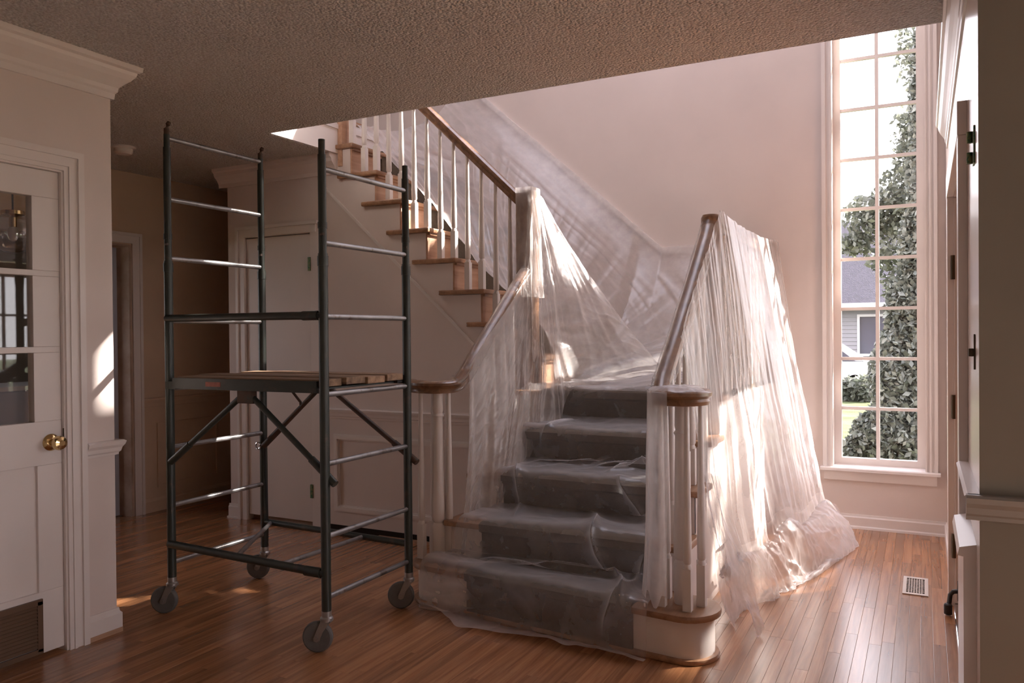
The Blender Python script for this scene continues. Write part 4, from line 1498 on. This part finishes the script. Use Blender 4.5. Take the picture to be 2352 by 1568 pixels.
d = d + (0.003 + 0.010 * smooth01(hang, 0.45, 1.0)) * creases(U * 2.2, V * 2.0, 33, 5.0)
d = d + 0.024 * smooth01(hang, 0.3, 0.7) * n2(U * 5, V * 4, 15)
crum = smooth01(V, VS - 0.10, VS + 0.10)
d = d + crum * (0.032 * creases(U * 1.5, V * 1.1, 44, 3.4) + 0.010 * creases(U * 4.0, V * 2.6, 47, 4.5) + 0.045 * n2(U * 7, V * 3.5, 48))
P = P + N * d[..., None]
P[..., 2] = np.maximum(P[..., 2], 0.004 + 0.010 * (n2(U * 40, V * 30, 9) * 0.5 + 0.5))
P[..., 0] = np.maximum(P[..., 0], -0.922)             # stays outside the balusters
DR = MB().grid(P)
DRm, nv_main = len(DR.f), nv
# loose tail trailing onto the floor in front
na, nb = 110, 90
A, Bb = np.meshgrid(np.linspace(0, 1, na), np.linspace(-1, 1, nb), indexing='ij')
C = polyline([(-0.865, 3.66, 0.62), (-0.83, 3.655, 0.45), (-0.785, 3.64, 0.30), (-0.745, 3.60, 0.18), (-0.715, 3.55, 0.09), (-0.69, 3.49, 0.045), (-0.67, 3.44, 0.02)], A[:, 0])[:, None, :]
wd = 0.05 + 0.085 * smooth01(A, 0.0, 0.6) * (1 - 0.45 * smooth01(A, 0.75, 1.0)) + 0.02 * n2(A * 3, 0 * A, 3)
P = np.dstack([C[..., 0] + 0.72 * wd * Bb, C[..., 1] - 0.55 * wd * Bb + 0 * A, C[..., 2] + (0.075 * (1 - Bb ** 2) - 0.03 * np.abs(Bb)) * smooth01(A, 0.1, 0.5)])
N = normals_of(P)
N = np.where((N[..., 2:] < 0), -N, N)
P = P + N * (0.015 * creases(A * 0.55, Bb * 0.16, 61, 3.6) + 0.004 * creases(A * 1.3, Bb * 0.4, 63, 4.5) + 0.012 * n2(A * 5, Bb * 2.2, 65))[..., None]
P[..., 2] = np.maximum(P[..., 2], 0.004)
DR.grid(P)
DRn = len(DR.f)
# film wrapped over the rail itself and over the round cap


def wrap_tube(path, r, n, a0, a1, seed, m=60):
    pts = polyline([tuple(p) for p in path], np.linspace(0, 1, m))
    tg = np.gradient(pts, axis=0)
    tg /= np.linalg.norm(tg, axis=1, keepdims=True)
    a = np.cross(tg, np.array([0, 0, 1.0]))
    a /= np.linalg.norm(a, axis=1, keepdims=True)
    b = np.cross(a, tg)
    th = np.linspace(a0, a1, n)
    S, H = np.meshgrid(np.linspace(0, 1, m), th, indexing='ij')
    rr = r + 0.0035 * creases(S * 4, H * 0.6, seed, 4.0) + 0.003 * folds(H * 0.5 + 0.3 * S, seed + 3)
    return pts[:, None, :] + rr[..., None] * (np.cos(H)[..., None] * a[:, None, :] + np.sin(H)[..., None] * b[:, None, :])


DR.grid(wrap_tube(right_rail[3:], 0.044, 26, -0.6, math.pi + 0.6, 5))
sheet = DR.build('plastic_sheet', 'polythene_milky', None, smooth=True, mat2='polythene_clear', split=DRn)
sheet.data.materials.append(MATS['polythene_heap'])      # several layers lie on one another where the sheet bunches up
ix = np.zeros(len(sheet.data.polygons), dtype=np.int32)
ix[DRn:] = 1
fj = np.arange(DRm) % (nv_main - 1)
ix[:DRm][fj > (VS - 0.03) * (nv_main - 1)] = 2
ix[DRm:DRn] = 2
sheet.data.polygons.foreach_set('material_index', ix)
tag(sheet, 'clear plastic sheet draped over the right-hand rails, spilling onto the floor by the window', 'plastic sheet', 'plastic dust sheets over the staircase')

# --- sheet gathered at the landing newel, hanging inside the left rail
nu, nv = 320, 200
U, V = np.meshgrid(np.linspace(0, 1, nu), np.linspace(0, 1, nv), indexing='ij')
top_pts = [(-1.955, 3.33, 1.120), (-1.950, 3.50, 1.255), (-1.945, 3.70, 1.405), (-1.94, 3.88, 1.545), (-1.945, 3.98, 1.70), (-1.945, 4.00, 1.88), (-1.935, 4.02, 2.00), (-1.93, 4.06, 2.05), (-1.935, 4.14, 2.04), (-1.94, 4.17, 2.0)]
bot_pts = [(-1.93, 3.20, 0.21), (-1.90, 3.30, 0.40), (-1.86, 3.40, 0.41), (-1.83, 3.48, 0.60), (-1.79, 3.62, 0.62), (-1.76, 3.72, 0.79), (-1.72, 3.84, 0.80), (-1.66, 3.93, 0.98), (-1.46, 4.10, 0.985), (-1.22, 4.32, 0.985)]
ut = remap(U[:, 0], [0, 0.36, 0.50, 0.80, 1.0], [0.0, 0.36, 0.58, 0.78, 1.0])
T = polyline(top_pts, ut)[:, None, :]
B = polyline(bot_pts, U[:, 0])[:, None, :]
e = V[..., None]
P = T * (1 - e) + B * e
P[..., 2] += -0.05 * np.sin(math.pi * V) * (0.3 + U)          # threads sag a little
P[..., 0] += 0.02 * np.sin(math.pi * V)
N = normals_of(P)
N = np.where((N[..., :1] < 0), -N, N)
wc = U * 1.1 + 0.03 * n2(U * 4, V * 3, 62) * V + 0.01 * n2(U * 14, V * 4, 63)
amp = 0.006 + 0.026 * smooth01(V, 0.05, 0.75)
d = amp * folds(wc, 71, ((9, 1.0), (21, 0.5), (47, 0.22)))
d = d + (0.002 + 0.008 * V) * creases(U * 2.4, V * 2.2, 73, 5.0)
P = P + N * d[..., None]
P[..., 0] = np.maximum(P[..., 0], -1.955)
DL = MB().grid(P)
# film pulled round the newel post
m = 90
S, H = np.meshgrid(np.linspace(0, 1, m), np.linspace(-2.2, 2.4, 70), indexing='ij')
c, s_ = np.cos(H), np.sin(H)
rr = 0.060 / np.maximum(np.abs(c), np.abs(s_)) ** 0.72 + 0.006 * folds(H * 0.22 + 0.05 * S, 90) * (0.3 + S) + 0.003 * creases(S * 2, H * 0.5, 91, 5.0) + 0.02 * S ** 2
P = np.dstack([NLX + rr * c, NLY + rr * s_, 2.098 - 0.62 * S + 0 * H])
DL.grid(P)
DLn = len(DL.f)
DL.grid(wrap_tube(left_rail[26:], 0.043, 24, -0.7, math.pi * 0.55, 6))
sheet = DL.build('plastic_sheet', 'polythene', None, smooth=True, mat2='polythene_clear', split=DLn)
tag(sheet, 'plastic sheet gathered at the landing newel and hanging inside the left rail', 'plastic sheet', 'plastic dust sheets over the staircase')

# --- sheet taped along the back wall, covering the upper flight and the landing
nu, nv = 360, 190
U, V = np.meshgrid(np.linspace(0, 1, nu), np.linspace(0, 1, nv), indexing='ij')
X = -3.33 + (-0.965 + 3.33) * U
zw = np.where(X < -1.66, 1.885 + (-1.66 - X) * 0.885, 1.885) + 0.006 * n2(U * 14, 0 * U + 0.3, 3)
yn = np.where(X < -2.0, 4.19, 4.19 - smooth01(X, -2.0, -1.7) * 0.29)
zn = np.where(X < -1.875, 6 * RZ + 1.01 * (-1.875 - X) + 0.045, LZ + 0.022 + (RZ + 0.02) * smooth01(-X, 1.80, 1.875))
Y = (YB - 0.030) - (YB - 0.030 - yn) * V ** 1.25
Z = zn + (zw - zn) * (1 - V) ** 2.1
P = np.dstack([X, Y, Z])
N = normals_of(P)
N = np.where((N[..., 2:] < 0), -N, N)
ang = np.arctan2(Y - 4.08, X + 2.02)
rad = np.sqrt((Y - 4.08) ** 2 + (X + 2.02) ** 2)
amp = 0.036 * smooth01(V, 0.08, 0.40) * smooth01(rad, 0.05, 0.5)
d = amp * folds(ang * 0.6 + 0.05 * n2(X * 1.6, Y * 1.6, 5), 103, ((6, 1.0), (15, 0.65), (36, 0.40)))
sl = (P[..., 2] - 1.0) * 0.72 + (X + 2.0) * 0.70          # long pulls running down the slope of the stairs
d = d + 0.016 * smooth01(V, 0.05, 0.25) * (1 - smooth01(V, 0.55, 0.9)) * folds(sl * 1.1 + 0.03 * n2(X * 2, V * 3, 6), 113, ((5, 1.0), (13, 0.6), (29, 0.35)))
d = d + 0.010 * smooth01(V, 0.12, 0.4) * creases(X * 0.7, Y * 0.7, 105, 5.0)
d = d + 0.03 * smooth01(V, 0.15, 0.6) * n2(X * 2.6, Y * 2.2, 107)
P = P + N * np.maximum(d, -0.02)[..., None]
P[..., 1] = np.minimum(P[..., 1], YB - 0.026)
floorz = np.where(P[..., 0] > -1.95, LZ + 0.016, -1)
P[..., 2] = np.maximum(P[..., 2], floorz)
sheet = MB().grid(P).build('plastic_sheet', 'polythene_wall', None, smooth=True)
tag(sheet, 'plastic sheet taped along the back wall above the upper flight and landing', 'plastic sheet', 'plastic dust sheets over the staircase')

# --- sheet laid over the carpeted steps and out onto the floor
nu, nv = 300, 420
U, V = np.meshgrid(np.linspace(0, 1, nu), np.linspace(0, 1, nv), indexing='ij')
sp = [(2.86, 0.004), (2.925, 0.006), (2.950, 0.06), (2.953, RZ - 0.02), (2.962, RZ + 0.022)]
for k in range(2, 6):
    z = k * RZ
    sp += [((LN[k - 1] * 0.25 + LN[k] * 0.75) - 0.02, z - RZ + 0.030), (LN[k] - 0.018, z - RZ + 0.060), (LN[k] - 0.024, z - 0.03), (LN[k] - 0.010, z + 0.022)]
sp += [(LN[5] + 0.10, LZ + 0.020), (LN[5] + 0.22, LZ + 0.020)]
sp = np.array(sp)
seg = np.r_[0, np.cumsum(np.linalg.norm(np.diff(sp, axis=0), axis=1))]
seg /= seg[-1]
yy = np.interp(V[0], seg, sp[:, 0])
zz = np.interp(V[0], seg, sp[:, 1])
ker = np.hanning(15)
ker /= ker.sum()
yy = np.convolve(np.pad(yy, 7, mode='edge'), ker, 'valid')
zz = np.convolve(np.pad(zz, 7, mode='edge'), ker, 'valid')
Y = np.repeat(yy[None, :], nu, 0)
Z = np.repeat(zz[None, :], nu, 0)
wfront = smooth01(-Y, -3.24, -3.10)                          # widens over the first step
xl = -1.935 - 0.135 * wfront
xr = -0.985 + 0.035 * wfront
X = xl + (xr - xl) * U
slant = 0.135 * (-0.90 - X) / 1.2 * smooth01(-Y, -3.20, -3.05)     # the first step runs slightly askew
Y = Y + slant
# outline of the loose front edge
Y = Y + (0.05 * n2(U * 3.3, 0 * U, 8) + 0.02 * n2(U * 11, 0 * U, 9)) * (1 - smooth01(V, 0.0, 0.06))
P = np.dstack([X, Y, Z])
N = normals_of(P)
N = np.where((N[..., 1:2] > 0), -N, N)
sag = creases(X * 0.9, V * 2.4, 121, 4.2)
d = 0.004 + 0.017 * (sag * 0.5 + 0.5) + 0.012 * (n2(X * 3.1, V * 9, 124) * 0.5 + 0.5)
# a few long pulled creases running diagonally over the steps
for (x0, v0, x1, v1, h, w) in [(-1.05, 0.13, -1.35, 0.42, 0.035, 0.020), (-1.02, 0.36, -1.22, 0.52, 0.030, 0.018), (-1.30, 0.55, -1.10, 0.66, 0.04, 0.020), (-1.72, 0.58, -1.30, 0.63, 0.022, 0.018), (-1.70, 0.38, -1.78, 0.55, 0.022, 0.015), (-1.80, 0.20, -1.20, 0.26, 0.022, 0.018), (-1.10, 0.62, -1.40, 0.58, 0.03, 0.015), (-1.62, 0.78, -1.70, 0.66, 0.02, 0.014), (-1.12, 0.08, -1.02, 0.30, 0.03, 0.02)]:
    L = np.hypot(x1 - x0, (v1 - v0) * 2.0)
    tx, tv = (x1 - x0) / L, (v1 - v0) * 2.0 / L
    al = (X - x0) * tx + (V - v0) * 2.0 * tv
    ac = -(X - x0) * tv + (V - v0) * 2.0 * tx + 0.02 * n2(al * 5, 0 * al, 7)
    d = d + h * np.exp(-np.abs(ac) / w) * smooth01(al, -0.05, 0.06) * (1 - smooth01(al, L - 0.06, L + 0.05))
P = P + N * d[..., None]
P[..., 2] = np.maximum(P[..., 2], 0.003)
DS = MB().grid(P)
sheet = DS.build('plastic_sheet', 'polythene_thin', None, smooth=True)
tag(sheet, 'thin plastic sheet laid over the dark carpeted lower steps', 'plastic sheet', 'plastic dust sheets over the staircase')

# --- short piece hanging from the round cap in front of the right-hand balusters
na, nh = 150, 120
A, Hh = np.meshgrid(np.linspace(math.radians(150), math.radians(262), na), np.linspace(0, 1, nh), indexing='ij')
rr = 0.134 + 0.010 * folds(A * 0.45 + 0.01 * n2(A * 2, Hh * 2, 1), 140, ((5, 1.0), (12, 0.4))) * smooth01(Hh, 0.05, 0.4) + 0.003 * creases(A * 0.3, Hh * 0.6, 141, 4.0) + 0.02 * Hh ** 3
cx, cy = -0.852, 3.095
P = np.dstack([cx + rr * np.cos(A), cy + rr * np.sin(A), 1.045 - (0.82 - 0.05 * n2(A * 4, 0 * A, 3)) * Hh])
E1 = MB().grid(P)
# its top lies on the cap
A2, R2 = np.meshgrid(np.linspace(math.radians(60), math.radians(330), 90), np.linspace(0.0, 1, 26), indexing='ij')
P = np.dstack([cx + 0.128 * R2 * np.cos(A2), cy + 0.128 * R2 * np.sin(A2), 1.060 - 0.014 * R2 ** 6 + 0.004 * creases(A2 * 0.4, R2 * 0.4, 151, 6.0)])
E1.grid(P)
sheet = E1.build('plastic_sheet', 'polythene', None, smooth=True)
tag(sheet, 'short piece of plastic hanging from the round scroll cap of the right-hand rail', 'plastic sheet', 'plastic dust sheets over the staircase')
# ------------------------------------------------------------------ small fittings
p = onz(283, 337, ZC)
sd = thing('smoke_detector', 'round white smoke detector on the low ceiling', 'smoke detector', (p.x, p.y, ZC))
MB().lathe([(0.072, 0.0), (0.072, -0.010), (0.066, -0.014), (0.02, -0.014)], (p.x, p.y, ZC), 28).build('base_plate', 'plastic_white', sd, smooth='auto')
MB().lathe([(0.054, -0.014), (0.054, -0.034), (0.044, -0.046), (0.02, -0.050), (0.004, -0.050)], (p.x, p.y, ZC), 28).build('cover', 'plastic_white', sd, smooth='auto')

vt = thing('floor_vent', 'small cream metal floor register near the tall window', 'floor vent', (-0.04, 4.42, 0))
VX0, VX1, VY0, VY1 = -0.098, 0.014, 4.27, 4.575
MB().box(VX0, VX0 + 0.016, VY0, VY1, 0, 0.005).box(VX1 - 0.016, VX1, VY0, VY1, 0, 0.005).box(VX0 + 0.016, VX1 - 0.016, VY0, VY0 + 0.028, 0, 0.005).box(VX0 + 0.016, VX1 - 0.016, VY1 - 0.028, VY1, 0, 0.005).build('frame', 'vent_metal', vt)
MB().box(VX0 + 0.01, VX1 - 0.01, VY0 + 0.01, VY1 - 0.01, 0.0002, 0.0008).build('duct', 'gap_dark', vt)
for i in range(1, 7):
    x = VX0 + 0.016 + (VX1 - VX0 - 0.032) * i / 7
    MB().box(x - 0.0018, x + 0.0018, VY0 + 0.028, VY1 - 0.028, 0.001, 0.0042).build('grille_bar', 'vent_metal', vt)
for i in range(1, 10):
    y = VY0 + 0.028 + (VY1 - VY0 - 0.056) * i / 10
    MB().box(VX0 + 0.016, VX1 - 0.016, y - 0.003, y + 0.003, 0.001, 0.0040).build('grille_bar', 'vent_metal', vt)

hg = thing('brass_hinge', 'greenish old brass hinge left on the wall edge at upper right', 'hinge', (XR, 2.47, 1.71))
MB().box(XR - 0.004, XR, 2.445, 2.50, 1.715, 1.815).build('leaf', 'old_brass', hg, bevel=0.001)
for (z0, z1) in ((1.722, 1.752), (1.778, 1.808)):
    MB().tube([(XR - 0.010, 2.497, z0), (XR - 0.010, 2.497, z1)], 0.008, 12).build('knuckle', 'old_brass', hg, smooth='auto')
lp = thing('latch_plate', 'narrow dark latch plate on the wall edge below the hinge', 'latch plate', (XR, 2.47, 1.16))
MB().box(XR - 0.004, XR, 2.462, 2.480, 1.165, 1.26).build('plate', 'dark_bronze', lp, bevel=0.001)
MB().box(XR - 0.016, XR - 0.004, 2.466, 2.476, 1.20, 1.222).build('toggle', 'dark_bronze', lp, bevel=0.002)
# ------------------------------------------------------------------ outside
GZ = -0.42
lawn = MB().box(-60, 60, YB + 0.17, 90, GZ - 0.3, GZ).build('lawn_ground', 'grass')
struct(lawn, 'mown lawn outside the tall window')
mb = MB().box(-60, -8.4, -60, YB + 0.17, GZ - 0.3, GZ).box(4.4, 60, -60, YB + 0.17, GZ - 0.3, GZ).box(-8.4, 4.4, -60, -4.4, GZ - 0.3, GZ)
struct(mb.build('lawn_ground_around', 'grass'))

hs_ = thing('neighbour_house', 'neighbouring grey-roofed house with pale siding beyond the window', 'house', (-3.0, 28.5, GZ))
HY = 28.0
wx0 = ony(1975, 760, HY).x
wx1 = ony(2058, 760, HY).x
wz1, wz0 = ony(2000, 727, HY).z, ony(2000, 812, HY).z
ez = ony(2000, 698, HY).z
mb = MB()
rect_holes(mb, 'y', HY, HY + 0.2, -14, 7, GZ, ez, [(wx0, wx1, wz0, wz1)])
mb.build('wall', 'siding', hs_)
z = GZ + 0.2
while z < ez - 0.05:                  # clapboards
    for (a, b) in ((-14, 7),):
        if wz0 - 0.13 < z < wz1:
            link('clapboard', MB().prism([(HY, z + 0.13), (HY - 0.022, z), (HY, z)], 'x', -14, wx0).mesh('clapboard', 'siding'), hs_).matrix_parent_inverse = Matrix.Translation(-hs_.location)
            link('clapboard', MB().prism([(HY, z + 0.13), (HY - 0.022, z), (HY, z)], 'x', wx1, 7).mesh('clapboard', 'siding'), hs_).matrix_parent_inverse = Matrix.Translation(-hs_.location)
        else:
            link('clapboard', MB().prism([(HY, z + 0.13), (HY - 0.022, z), (HY, z)], 'x', -14, 7).mesh('clapboard', 'siding'), hs_).matrix_parent_inverse = Matrix.Translation(-hs_.location)
    z += 0.13
MB().prism([(HY - 0.5, ez), (HY + 3.4, ez + 3.1), (HY + 7.4, ez)], 'x', -14.4, 7.4).build('roof', 'shingles', hs_)
MB().box(-14.4, 7.4, HY - 0.54, HY - 0.48, ez - 0.16, ez + 0.03).build('fascia', 'car_white', hs_)
wf = MB().box(wx0 - 0.08, wx0, HY - 0.04, HY + 0.05, wz0 - 0.08, wz1 + 0.08).box(wx1, wx1 + 0.08, HY - 0.04, HY + 0.05, wz0 - 0.08, wz1 + 0.08).box(wx0, wx1, HY - 0.04, HY + 0.05, wz1, wz1 + 0.08).box(wx0, wx1, HY - 0.04, HY + 0.05, wz0 - 0.08, wz0).build('window', 'car_white', hs_)
link('pane', MB().box(wx0, wx1, HY + 0.06, HY + 0.09, wz0, wz1).mesh('pane', 'dark_pane'), wf)

c0 = ony(1955, 862, 24.0)
cr_ = thing('parked_car', 'white car parked in front of the neighbouring house', 'car', (c0.x, 24.0, GZ))
body = [(-2.1, 0.30), (-2.15, 0.62), (-1.5, 0.80), (-0.9, 0.86), (1.5, 0.88), (2.1, 0.78), (2.15, 0.35)]
cabin = [(-1.05, 0.85), (-0.45, 1.32), (0.9, 1.36), (1.6, 0.88)]
cx_ = c0.x - 1.2
MB().prism([(cx_ + a, GZ + b) for a, b in body], 'y', 23.2, 24.8).build('body', 'car_white', cr_, bevel=0.06)
MB().prism([(cx_ + a, GZ + b) for a, b in cabin], 'y', 23.32, 24.68).build('cabin', 'car_white', cr_, bevel=0.05)
MB().prism([(cx_ + a, GZ + b) for a, b in [(-0.85, 0.90), (-0.40, 1.26), (0.15, 1.29), (0.15, 0.90)]], 'y', 23.30, 23.33).build('side_window', 'dark_pane', cr_)
MB().prism([(cx_ + a, GZ + b) for a, b in [(0.25, 0.90), (0.25, 1.29), (0.85, 1.30), (1.35, 0.90)]], 'y', 23.30, 23.33).build('side_window', 'dark_pane', cr_)
for wx_ in (-1.35, 1.35):
    for wy_ in (23.25, 24.6):
        MB().lathe([(0.2, 0), (0.32, 0.01), (0.33, 0.1), (0.32, 0.2), (0.2, 0.21)], (cx_ + wx_, wy_ - 0.05, GZ + 0.33), 20, 'y').build('wheel', 'rubber', cr_, smooth='auto')

# sun holes: leaves are kept off these lines so the patches of sun seen in the hall get through
TARGETS = [((-3.106, 2.215, 1.14), 0.09), ((-3.106, 2.14, 1.04), 0.06),
           ((-2.50, 4.10, 1.95), 0.16), ((-2.62, 4.10, 1.85), 0.14), ((-2.80, 4.10, 2.05), 0.10), ((-2.40, 4.10, 1.80), 0.12),
           ((-2.10, 4.15, 1.40), 0.10), ((-2.0, 4.05, 1.70), 0.14), ((-1.97, 4.05, 1.98), 0.13), ((-1.93, 4.0, 1.50), 0.08),
           ((-0.84, 3.86, 1.08), 0.11), ((-0.78, 3.98, 0.74), 0.07), ((-0.80, 4.22, 1.02), 0.06), ((-0.64, 4.20, 0.50), 0.05), ((-0.60, 4.42, 0.80), 0.05),
           ((-0.78, 5.08, 0.98), 0.09), ((-0.74, 5.05, 0.80), 0.12), ((-0.55, 5.1, 0.35), 0.12), ((-0.70, 5.2, 0.5), 0.10),
           ((-1.42, 4.70, 1.05), 0.19), ((-1.22, 4.82, 1.00), 0.16), ((-1.70, 4.40, 1.10), 0.16), ((-1.55, 4.60, 1.30), 0.14), ((-1.30, 4.75, 1.45), 0.12)]


def leaves(blobs, n, size, seed, drop=True):
    """leaf quads scattered in ellipsoid blobs (centre, radii, weight)"""
    r = np.random.default_rng(seed)
    w = np.array([b[2] for b in blobs], float)
    w /= w.sum()
    ix = r.choice(len(blobs), n, p=w)
    d = r.normal(size=(n, 3))
    d /= np.linalg.norm(d, axis=1, keepdims=True)
    rad = r.random(n) ** 0.45
    cen = np.array([b[0] for b in blobs])[ix]
    rr = np.array([b[1] for b in blobs])[ix]
    c = cen + d * rr * rad[:, None]
    if drop:
        s = np.array(SUN)
        keep = np.ones(n, bool)
        for (p, q) in TARGETS:
            v = c - np.array(p)
            t = v @ s
            dist = np.linalg.norm(v - t[:, None] * s, axis=1)
            keep &= ~((dist < q + 0.06) & (t > 0))
        c = c[keep]
    keep = c[:, 2] > GZ
    c = c[keep]
    n = len(c)
    a = r.normal(size=(n, 3))
    a /= np.linalg.norm(a, axis=1, keepdims=True)
    b = np.cross(a, r.normal(size=(n, 3)))
    b /= np.linalg.norm(b, axis=1, keepdims=True)
    sz = size * (0.6 + 0.8 * r.random(n))[:, None]
    q = np.stack([c - a * sz, c + b * sz * 0.55, c + a * sz, c - b * sz * 0.55], 1).reshape(-1, 3)
    mb = MB()
    mb.v = list(map(tuple, q.tolist()))
    mb.f = [(4 * i, 4 * i + 1, 4 * i + 2, 4 * i + 3) for i in range(n)]
    return mb


def tree(name, label, cat, base, blobs, n, size, seed, mat, trunk, group=None):
    t = thing(name, label, cat, base, group)
    me = leaves(blobs, n, size, seed)
    m_ = bpy.data.meshes.new('foliage')
    m_.from_pydata(me.v, [], me.f)
    m_.materials.append(MATS[mat])
    o = link('foliage', m_, t)
    o['kind'] = 'stuff'
    mb = MB()
    for (path, rads) in trunk:
        mb.tube(path, rads, 10)
    mb.build('trunk', 'bark', t, smooth='auto')


def at(u, v, y):
    q = ony(u, v, y)
    return (q.x, q.y, q.z)


def blob(u, v, y, ru, rv, w, ry=None):
    q = ony(u, v, y)
    s = y / 0.888 / FPX * 0.95
    return ((q.x, q.y, q.z), (ru * s, ry or ru * s, rv * s), w)


y = 9.0
iv = [blob(2085, 1000, y, 80, 105, 3.4), blob(2075, 870, y, 62, 115, 3.0), blob(2088, 730, y, 44, 100, 1.8), blob(2096, 590, y, 26, 100, 0.9), blob(2103, 420, y, 17, 110, 0.5), blob(2106, 220, y, 14, 130, 0.4), blob(2000, 1000, y, 36, 48, 0.8), blob(1965, 1030, y, 30, 26, 0.4), blob(2160, 700, y, 60, 330, 3.0)]
b0 = at(2085, 1040, y)
tree('ivy_tree', 'ivy-covered tree standing close outside the tall window', 'tree', (b0[0], b0[1], GZ), iv, 34000, 0.036, 11, 'ivy_leaf',
     [([(b0[0], y, GZ), at(2150, 700, y), at(2160, 300, y), at(2165, -200, y)], [0.11, 0.10, 0.08, 0.05])])
y = 13.0
mt = [blob(2065, 470, y, 48, 85, 2.2), blob(1995, 500, y, 48, 46, 1.3), blob(2085, 330, y, 34, 80, 0.8), blob(1962, 560, y, 34, 24, 0.5), blob(2040, 590, y, 46, 40, 0.9), blob(2070, 660, y, 36, 40, 0.6), blob(2085, 120, y, 24, 80, 0.35), blob(2130, 420, y, 60, 220, 2.0)]
b0 = at(2170, 900, y)
tree('maple_tree', 'loose-leaved tree with bright gaps behind the ivy-covered tree', 'tree', (b0[0], b0[1], GZ), mt, 5200, 0.05, 12, 'maple_leaf',
     [([(b0[0], y, GZ), at(2165, 640, y), at(2110, 520, y), at(2040, 470, y)], [0.12, 0.10, 0.03, 0.012]), ([at(2165, 640, y), at(2170, 380, y), at(2150, 100, y)], [0.10, 0.06, 0.03])])
y = 21.0
b0 = at(1948, 905, y)
sh = [blob(1950, 900, y, 28, 30, 1.0), blob(1985, 895, y, 34, 32, 1.2)]
tree('garden_shrub', 'low grey-green shrub in front of the parked car', 'shrub', (b0[0], b0[1], GZ), sh, 900, 0.09, 13, 'maple_leaf', [([(b0[0], y, GZ), (b0[0], y, GZ + 0.4)], [0.04, 0.02])])
# big shade tree towards the sun, added out of view: its gaps make the dappled light
ctr = Vector((-0.3, 5.2, 2.2)) + SUN * 7.5
sb = [((ctr.x, ctr.y, ctr.z), (2.3, 2.3, 2.1), 3.0), ((ctr.x - 1.2, ctr.y + 1.3, ctr.z + 0.6), (1.5, 1.5, 1.5), 1.2), ((ctr.x + 1.2, ctr.y - 1.4, ctr.z - 0.4), (1.6, 1.6, 1.7), 1.3)]
tree('shade_tree', 'broad leafy shade tree added out of view to dapple the sun', 'tree', (ctr.x, ctr.y, GZ), sb, 13000, 0.085, 14, 'maple_leaf',
     [([(ctr.x, ctr.y, GZ), (ctr.x, ctr.y, ctr.z - 0.5), (ctr.x + 0.1, ctr.y, ctr.z + 1.2)], [0.28, 0.2, 0.06])])
